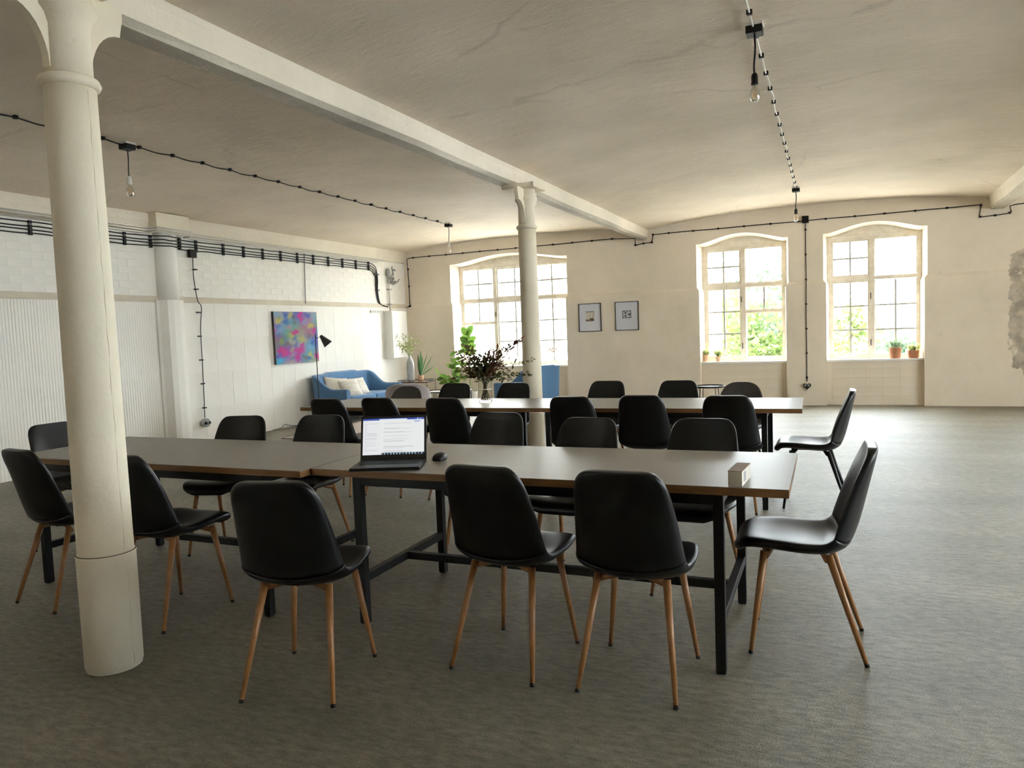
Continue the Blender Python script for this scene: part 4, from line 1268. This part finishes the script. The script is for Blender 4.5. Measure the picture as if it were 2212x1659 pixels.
obj('junction_box', B(-.05, .05, -.035, .035, 2.965, 3.075, bev=.005), M['black_plastic'], d2)
rope('cable', [(0, .015, 2.97), (0, .015, 2.5), (.004, .012, 2.06), (.002, -.012, 1.95), (-.004, -.012, 1.4), (.0, -.012, .9), (.0, -.012, .40)], .0065, M['black_plastic'], d2)
for k in range(7):
    z = 2.86 - k * .40
    obj('cable_clip', B(-.015, .015, .005 if z > 2.0 else -.024, .031 if z > 2.0 else 0, z - .013, z + .013, bev=.003), M['black_plastic'], d2)
bm = bmesh.new(); hp = []
for k in range(28):
    a = 2 * pi * k / 28; hp.append((.0039 * 16 * sin(a) ** 3, .32 + .0039 * (13 * cos(a) - 5 * cos(2 * a) - 2 * cos(3 * a) - cos(4 * a)) * .95))
prism(bm, hp, 'y', -.055, 0); obj('socket', bm, M['black_plastic'], d2)
for s in (-1, 1): obj('outlet', T([(s * .026, -.054, .335), (s * .026, -.058, .335)], .019, 14), M['grey_cable'], d2)

# ceiling cables with clips
def ceiling_cable(pts, step, label, white, skip=()):
    c = empty('ceiling_cable', (0, 0, 0), 0, label, 'cable')
    P = [Vector((x, y, vault_z(x) - .016)) for x, y in pts]
    L_ = [0]
    for a, b in zip(P, P[1:]): L_.append(L_[-1] + (b - a).length)
    def at(s):
        for i in range(len(P) - 1):
            if s <= L_[i + 1]: return P[i].lerp(P[i + 1], (s - L_[i]) / (L_[i + 1] - L_[i]))
        return P[-1]
    Q = []; s = 0; k = 0; RR = random.Random(len(label))
    while s < L_[-1]:
        p = at(s); Q.append(p)
        m = at(min(L_[-1], s + step / 2)); Q.append(m + Vector((RR.uniform(-.014, .014), 0, -.010)))
        bm = bmesh.new(); box(bm, p.x - .017, p.x + .017, p.y - .014, p.y + .014, p.z - .012, p.z + .02, bev=.003)
        obj('cable_clip', bm, M['black_plastic'], c)
        s += step
    obj('cable', T(catmull(Q, 4), .0065, 6), M['white_cable'] if white else M['black_plastic'], c)
    return c
ceiling_cable([(-.53, -2.0), (-.515, 5.0), (-.62, 11.27)], .40, 'pale cable with black clips down the ceiling of the two-column bay', True)
ceiling_cable([(-5.88, -1.0), (-5.86, 4.75), (-5.94, 10.8)], .37, 'black clipped cable along the ceiling of the sofa bay', False)

# pendants
def make_pendant(label, white):
    p = empty('pendant_lamp', (0, 0, 0), 0, label, 'lamp', 'bare bulb pendants')
    obj('ceiling_box', B(-.05, .05, -.05, .05, -.052, 0.0, bev=.005), M['black_plastic'], p)
    obj('box_base', B(-.052, .052, -.052, .052, -.006, .012), M['white_enamel'], p)
    obj('cord', T(catmull([(0, 0, -.05), (.003, 0, -.14), (-.006, 0, -.24), (-.004, 0, -.29)], 4), .0062 if not white else .005, 7), M['black_plastic'], p)
    bm = bmesh.new(); lathe(bm, [(.008, -.283), (.017, -.293), (.021, -.306), (.021, -.348), (.023, -.35), (.023, -.358)], 20)
    bm.transform(Matrix.Translation((-.004, 0, 0)))
    obj('bulb_holder', bm, M['socket_white'] if white else M['black_plastic'], p, True)
    bm = bmesh.new(); lathe(bm, [(.014, -.356), (.016, -.37), (.024, -.388), (.0305, -.408), (.032, -.425), (.028, -.445), (.017, -.459), (.004, -.463)], 24, cap0=False, cap1=True)
    bm.transform(Matrix.Translation((-.004, 0, 0)))
    bl = obj('bulb', bm, M['bulb'], p, True)
    bm = bmesh.new()
    for k in range(4):
        a = k * pi / 2
        tube(bm, [(.004 * cos(a) - .004, .004 * sin(a), -.372), (.010 * cos(a) - .004, .010 * sin(a), -.43)], .0013, 5)
    obj('filament', bm, M['filament'], bl)
    return p
pa = make_pendant('bare bulb on a black cord, hanging closest to the viewer', False)
pa.location = (-.512, 5.04, vault_z(-.512) - .012)
dup(pa, (-.625, 11.29, vault_z(-.625) - .012), 0, 'bare bulb on a black cord, hanging near the tree-view windows')
pw = make_pendant('bare bulb in a white holder, hanging beside the near iron column', True)
pw.location = (-5.86, 4.79, vault_z(-5.86) - .012)
dup(pw, (-5.94, 10.84, vault_z(-5.94) - .012), 0, 'bare bulb in a white holder, hanging before the wide window')

# ------------------------------------------------------------------ lounge furniture
# tub armchair
tub = empty('tub_armchair', (-5.99, 9.45, 0), radians(25), 'mauve grey tub armchair with rounded back, behind the far table', 'armchair')
bm = bmesh.new(); rings = []
for k in range(33):
    a = pi * (-.62 + 1.24 * k / 32)
    cx0, cy0 = sin(a), -cos(a)
    e = abs(a) / (pi * .62)
    h = .70 - .35 * max(0, e - .22) ** 1.5
    sec = [(.30, .16), (.325, .30), (.335, h - .04), (.325, h - .008), (.30, h), (.275, h - .008), (.262, h - .05), (.25, .30), (.25, .16)]
    rings.append([bm.verts.new((cx0 * r_ * 1.02, cy0 * r_, z)) for r_, z in sec])
for a, b in zip(rings, rings[1:]):
    for k in range(9):
        f = bm.faces.new((a[k], a[(k + 1) % 9], b[(k + 1) % 9], b[k])); f.smooth = True
bm.faces.new(rings[0]); bm.faces.new(rings[-1][::-1]); bmesh.ops.recalc_face_normals(bm, faces=bm.faces)
obj('tub_back', bm, M['grey_velvet'], tub)
bm = bmesh.new(); lathe(bm, [(.20, .2), (.27, .22), (.28, .36), (.265, .40), (.22, .415), (.0001, .42)], 30); obj('seat_cushion', bm, M['grey_velvet'], tub, True)
for sx in (-1, 1):
    for sy in (-1, 1): obj('leg', T([(sx * .17, sy * .17, .21), (sx * .22, sy * .22, 0)], .016, 8, r2=.01), M['black_leg'], tub)

# wire side table, bottle vase with branches, potted aloe
st = empty('side_table', (-7.40, 12.0, 0), radians(8), 'brown topped wire side table in the corner by the boiler cabinet', 'table')
obj('tabletop', B(-.28, .28, -.2, .2, .505, .525, bev=.004), M['card_brown'], st)
bm = bmesh.new()
for z in (.012, .53, .56):
    tube(bm, [(-.29, -.21, z), (.29, -.21, z), (.29, .21, z), (-.29, .21, z)], .006, 6, closed=True)
obj('wire_frame', bm, M['black_leg'], st)
for sx in (-1, 1):
    for sy in (-1, 1): obj('leg', T([(sx * .29, sy * .21, 0.006), (sx * .29, sy * .21, .56)], .006, 6), M['black_leg'], st)
bv = empty('bottle_vase', (-7.50, 11.95, .525), 0, 'tall grey glazed bottle vase on the wire side table', 'vase')
bm = bmesh.new(); lathe(bm, [(.066, 0), (.072, .01), (.073, .30), (.068, .36), (.05, .42), (.03, .45), (.024, .47), (.024, .50), (.028, .505), (.02, .505)], 28); obj('body', bm, M['ceramic_grey'], bv, True)
br = empty('leafy_branches', (-7.50, 11.95, .525), 0, 'pale green leafy branches in the grey bottle vase', 'branches')
R3 = random.Random(4); bm = bmesh.new()
for t in ((-.28, -.05, .86), (-.18, .05, .93), (-.10, 0, .80), (.02, .04, .88), (.06, -.05, .76), (-.22, .02, .72), (.22, .0, .80), (-.02, .05, .70), (.10, .03, .66), (-.30, 0, .76), (.05, 0, .95), (-.12, -.05, .66)):
    P = catmull([Vector((0, 0, .40)), Vector((t[0] * .15, t[1] * .2, .52)), Vector((t[0] * .55, t[1] * .6, .5 + (t[2] - .5) * .62)), Vector(t)], 6)
    obj('stem', T(P, lambda q: .003 - .002 * q, 5), M['stem_green'], br)
    for k in range(20):
        q = .5 + .5 * R3.random(); i = min(len(P) - 2, int(q * (len(P) - 1)))
        leaf(bm, P[i] + rv(.05, R3), rv(1, R3) + Vector((0, 0, .2)), rv(1, R3), R3.uniform(.03, .055), R3.uniform(.018, .03))
o = obj('leaves', bm, M['leaf_pale'], br); o['kind'] = 'stuff'

def pot(name, loc, r0, r1, h, m, label, group=None):
    p = empty(name, loc, 0, label, 'plant', group)
    bm = bmesh.new(); lathe(bm, [(r0, 0), (r0 + .002, .004), (r1, h - .004), (r1, h), (r1 - .006, h), (r1 - .008, h - .015)], 26, cap1=False); obj('pot', bm, m, p, True)
    bm = bmesh.new(); lathe(bm, [(r1 - .007, h - .018), (.001, h - .014)], 20); obj('soil', bm, M['soil'], p, True)
    return p
al = pot('potted_aloe', (-7.33, 12.02, .525), .045, .058, .12, M['clay_light'], 'spiky aloe plant in a pale clay pot beside the bottle vase')
for k, (dx, dz, L_) in enumerate(((-.05, 1, .42), (.06, 1, .50), (.12, 1, .36), (-.10, 1, .32), (.5, 1, .45), (.8, .9, .46), (.95, .35, .36), (.02, 1, .30), (-.3, 1, .26), (.25, 1, .40))):
    bm = bmesh.new(); leaf(bm, Vector((dx * .03, .01 * (k % 3 - 1), .11)), Vector((dx * .6, (.1 * ((k % 3) - 1)), dz)), Vector((0, -1, .2)), L_, .045 if abs(dx) < .3 else .022, bend=.12 if dx > .3 else .05, seg=6)
    obj('leaf', bm, M['leaf_dark'], al)

# small coffee table
ct = empty('coffee_table', (-6.35, 11.25, 0), radians(5), 'low black framed table with pale top, behind the tub armchair', 'table')
obj('tabletop', B(-.36, .36, -.25, .25, .385, .40), M['white_enamel'], ct)
bm = bmesh.new(); tube(bm, [(-.37, -.26, .405), (.37, -.26, .405), (.37, .26, .405), (-.37, .26, .405)], .012, 6, closed=True); obj('rim', bm, M['black_leg'], ct)
for sx in (-1, 1):
    for sy in (-1, 1): obj('leg', T([(sx * .36, sy * .25, 0), (sx * .36, sy * .25, .40)], .009, 6), M['black_leg'], ct)

# bright green leafy plant on the floor
gp = pot('leafy_plant', (-6.72, 12.25, 0), .11, .14, .26, M['terracotta'], 'bright green broad-leaved plant left of the wide window')
R5 = random.Random(9)
for k, (tx, tz) in enumerate(((-.32, .62), (-.18, .58), (-.10, 1.0), (.02, .92), (.10, .80), (.0, .70), (.14, .62), (.06, 1.02))):
    P = catmull([Vector((0, 0, .24)), Vector((tx * .3, .0, .45)), Vector((tx, R5.uniform(-.08, .08), tz))], 6)
    obj('stem', T(P, .006, 6, r2=.003), M['stem_green'], gp)
    for q in range(5):
        i = len(P) - 1 - q * 2 if q < 4 else len(P) - 3
        d = Vector((R5.uniform(-1, 1), R5.uniform(-.8, .6), R5.uniform(-.2, .8)))
        bm = bmesh.new(); leaf(bm, P[max(6, i)], d, Vector((R5.uniform(-.5, .5), -1, R5.uniform(0, .9))), R5.uniform(.13, .20), R5.uniform(.075, .11), bend=.25, seg=4)
        obj('leaf', bm, M['leaf'], gp)
# fiddle-leaf plant by the window
fp = pot('fiddle_leaf_plant', (-6.57, 12.55, 0), .12, .15, .28, M['white_enamel'], 'tall thin plant with round leaves against the wide window')
P = catmull([Vector((0, 0, .26)), Vector((.02, 0, .7)), Vector((-.01, 0, 1.1)), Vector((.0, 0, 1.41))], 6)
obj('stem', T(P, .009, 7, r2=.004), M['stem_green'], fp)
for k in range(14):
    z = 1.0 + .40 * k / 13; a = k * 2.4
    d = Vector((cos(a), sin(a) * .5, .5 if k < 11 else 1.2))
    bm = bmesh.new(); leaf(bm, Vector((0, 0, z)), d, Vector((.3 * cos(k), -1, .35)), .19, .14, bend=.15, seg=4); obj('leaf', bm, M['leaf'], fp)

# round tray table
tt = empty('tray_table', (-1.80, 10.85, 0), radians(20), 'round black tray table on thin wire legs under the tree-view window', 'table')
bm = bmesh.new(); lathe(bm, [(.21, .49), (.215, .488), (.222, .515), (.217, .515), (.21, .495), (.001, .494)], 40); obj('tray', bm, M['black_leg'], tt, True)
bm = bmesh.new(); lathe(bm, [(.205, .4955), (.001, .4956)], 40, cap0=False); o = obj('tray_surface', bm, M['ceramic_grey'], tt, True)
for k in range(4):
    a = k * pi / 2 + .4
    obj('leg', T([(.15 * cos(a), .15 * sin(a), .49), (.19 * cos(a), .19 * sin(a), 0.0)], .006, 6), M['black_leg'], tt)
bm = bmesh.new(); tube(bm, [(.17 * cos(2 * pi * k / 24), .17 * sin(2 * pi * k / 24), .25) for k in range(24)], .004, 5, closed=True); obj('leg_ring', bm, M['black_leg'], tt)

# rug
rg = empty('rug', (-6.90, 9.3, 0), radians(0), 'pale striped rug on the floor in front of the blue sofa', 'rug')
obj('pile', B(-.42, .42, -1.1, 1.1, 0.0, .012, bev=.003), M['rug'], rg)
obj('border', B(-.44, .44, -1.12, 1.12, 0.0, .009), M['rug_edge'], rg)

# extension cord along the wall foot
o = obj('extension_cord', T(catmull([(-8.14, 8.9, .012), (-8.10, 9.05, .03), (-8.12, 9.15, .07), (-8.1, 9.3, .03), (-8.08, 9.6, .012), (-7.95, 9.9, .012), (-7.9, 10.3, .012)], 5), .008, 6), M['grey_cable']); tag(o, 'loose grey cord on the floor at the foot of the tiled wall', 'cord')

# pots on the sills
def succ(p, h, n, spread, m, Ls, r, seed, w=.02):
    R6 = random.Random(seed); bm = bmesh.new()
    for k in range(n):
        d = Vector((R6.uniform(-1, 1) * spread, R6.uniform(-1, 1) * spread, 1)); c = Vector((R6.uniform(-r, r), R6.uniform(-r, r), h - .012))
        leaf(bm, c + d.normalized() * R6.uniform(0, Ls * .6), d + rv(.5, R6), rv(1, R6), R6.uniform(.5, 1) * Ls, w, bend=.2)
    o = obj('foliage', bm, m, p); o['kind'] = 'stuff'
ys_ = 13.27
GP = 'pots on the window sills'
p = pot('potted_herb', (-2.245, ys_ - .03, SILL), .040, .058, .12, M['clay_light'], 'taller clay pot of pale herb on the tree-view sill, next to the reveal', GP); succ(p, .12, 60, .9, M['leaf_pale'], .10, .03, 1, .022)
p = pot('potted_herb', (-2.025, ys_ - .03, SILL), .036, .05, .09, M['clay_light'], 'lower clay pot of round-leaved herb on the tree-view sill, under the glass', GP); succ(p, .09, 70, .9, M['leaf_pale'], .12, .03, 2, .03)
p = pot('potted_succulent', (.712, ys_ - .05, SILL), .075, .092, .17, M['terracotta'], 'larger brown pot with grey-green succulent on the sill', GP); succ(p, .17, 90, .7, M['leaf_grey'], .12, .05, 3, .02)
p = pot('potted_succulent', (.965, ys_ - .05, SILL), .068, .080, .12, M['terracotta'], 'smaller brown pot with yellow-green succulent on the sill', GP); succ(p, .12, 80, .8, M['leaf_pale'], .10, .05, 4, .022)

# ------------------------------------------------------------------ outside
tag(obj('ground_outside', B(-90, 90, 14, 160, -6.3, -6.0), M['yard']), 'yard far below the windows', 'ground', kind='structure')
bd = empty('apartment_building', (0, 26, -6), 0, 'pale rendered building seen through the wide window', 'building')
bm = bmesh.new()
WX = [-16.6, -12.65, -10.0, -7.2, -5.2]
box(bm, -34, -4.2, 0.0, 2.4, 0, 20)
obj('wall', bm, M['facade'], bd)
for x, kd in ((-12.64, 'b'), (-10.21, 'r'), (-9.80, 'r'), (-7.3, 'b'), (-15.2, 'b'), (-5.4, 'r')):
    for z in (8.15, 8.72, 9.25):
        w, h = .17, .21
        f = obj('window', B(x - w - .03, x + w + .03, -.06, 0.02, z - h - .03, z + h + .03), M['facade'], bd)
        obj('pane', B(x - w, x + w, -.075, -.058, z - h, z + h), M['facade_glass'] if kd == 'b' else M['facade_glass_red'], f)
for x in (-10.22, -9.78):
    obj('lintel_window', B(x - .2, x + .2, -.07, .02, 6.05, 6.48), M['facade_glass_red'], bd)
    for k in range(9):
        a = radians(20 + 140 * k / 8)
        b_ = B(-.022, .022, -.06, .02, 0, .24)
        b_.transform(Matrix.Translation((x + .26 * cos(a), 0, 6.52 + .12 * sin(a))) @ Matrix.Rotation(a - pi / 2, 4, 'Y').inverted())
        obj('brick', b_, M['facade_brick'], bd)
def tree(x, y, z, rx, rz, n, m, label, seed, L_=.22, hgt=None):
    t = empty('tree', (x, y, -6), 0, label, 'tree', 'trees outside the windows')
    obj('trunk', T([(0, 0, 0), (.1, 0, (z + 6) * .5), (0, 0, z + 6)], .22, 8, r2=.08), M['bark'], t)
    R7 = random.Random(seed); bm = bmesh.new()
    cl = [(Vector((R7.uniform(-1, 1) * rx, R7.uniform(-.8, .8) * rx, z + 6 + R7.uniform(-1, 1) * rz)), R7.uniform(.3, .55) * rx) for _ in range(26)]
    for k in range(n):
        c, r = cl[R7.randrange(len(cl))]
        d = rv(1, R7); d = d.normalized() * (R7.random() ** .4) * r
        leaf(bm, c + d, rv(1, R7) + Vector((0, 0, -.3)), rv(1, R7), R7.uniform(.6, 1.2) * L_, L_ * .55, seg=2)
    o = obj('foliage', bm, m, t); o['kind'] = 'stuff'
    return t
tree(-2.6, 33, -.2, 2.3, 2.6, 6000, M['tree_a'], 'light green bushy tree filling the window with the big low pane', 31, .30)
tree(-3.4, 44, 2.6, 2.6, 2.4, 2600, M['tree_b'], 'grey-green taller tree behind the light green one', 32, .42)
tree(.2, 30, 1.0, .8, .9, 700, M['tree_a'], 'thin light tree at the succulent window, by its frame', 33, .26)
tree(2.6, 42, -.8, 1.9, 1.0, 2200, M['tree_b'], 'low grey-green tree below the roof in the succulent window', 34, .36)
tree(.45, 39, -1.8, 1.7, 1.3, 2400, M['tree_a'], 'low light green shrub tree along the succulent window bottom', 35, .34)
tree(6.6, 34, .0, 2.2, 2.0, 2600, M['tree_a'], 'light green tree outside the next bay of windows', 36, .36)
hs = empty('far_house', (4.6, 60, -6), 0, 'small far house with a blue-grey roof above the low tree', 'building')
obj('wall', B(-3, 3, -2, 2, 0, 6.6), M['facade'], hs)
bm = bmesh.new(); prism(bm, [(-3.3, 6.5), (3.3, 6.5), (1.6, 8.2), (-1.6, 8.2)], 'y', -2.3, 2.3); obj('roof', bm, M['roof'], hs)
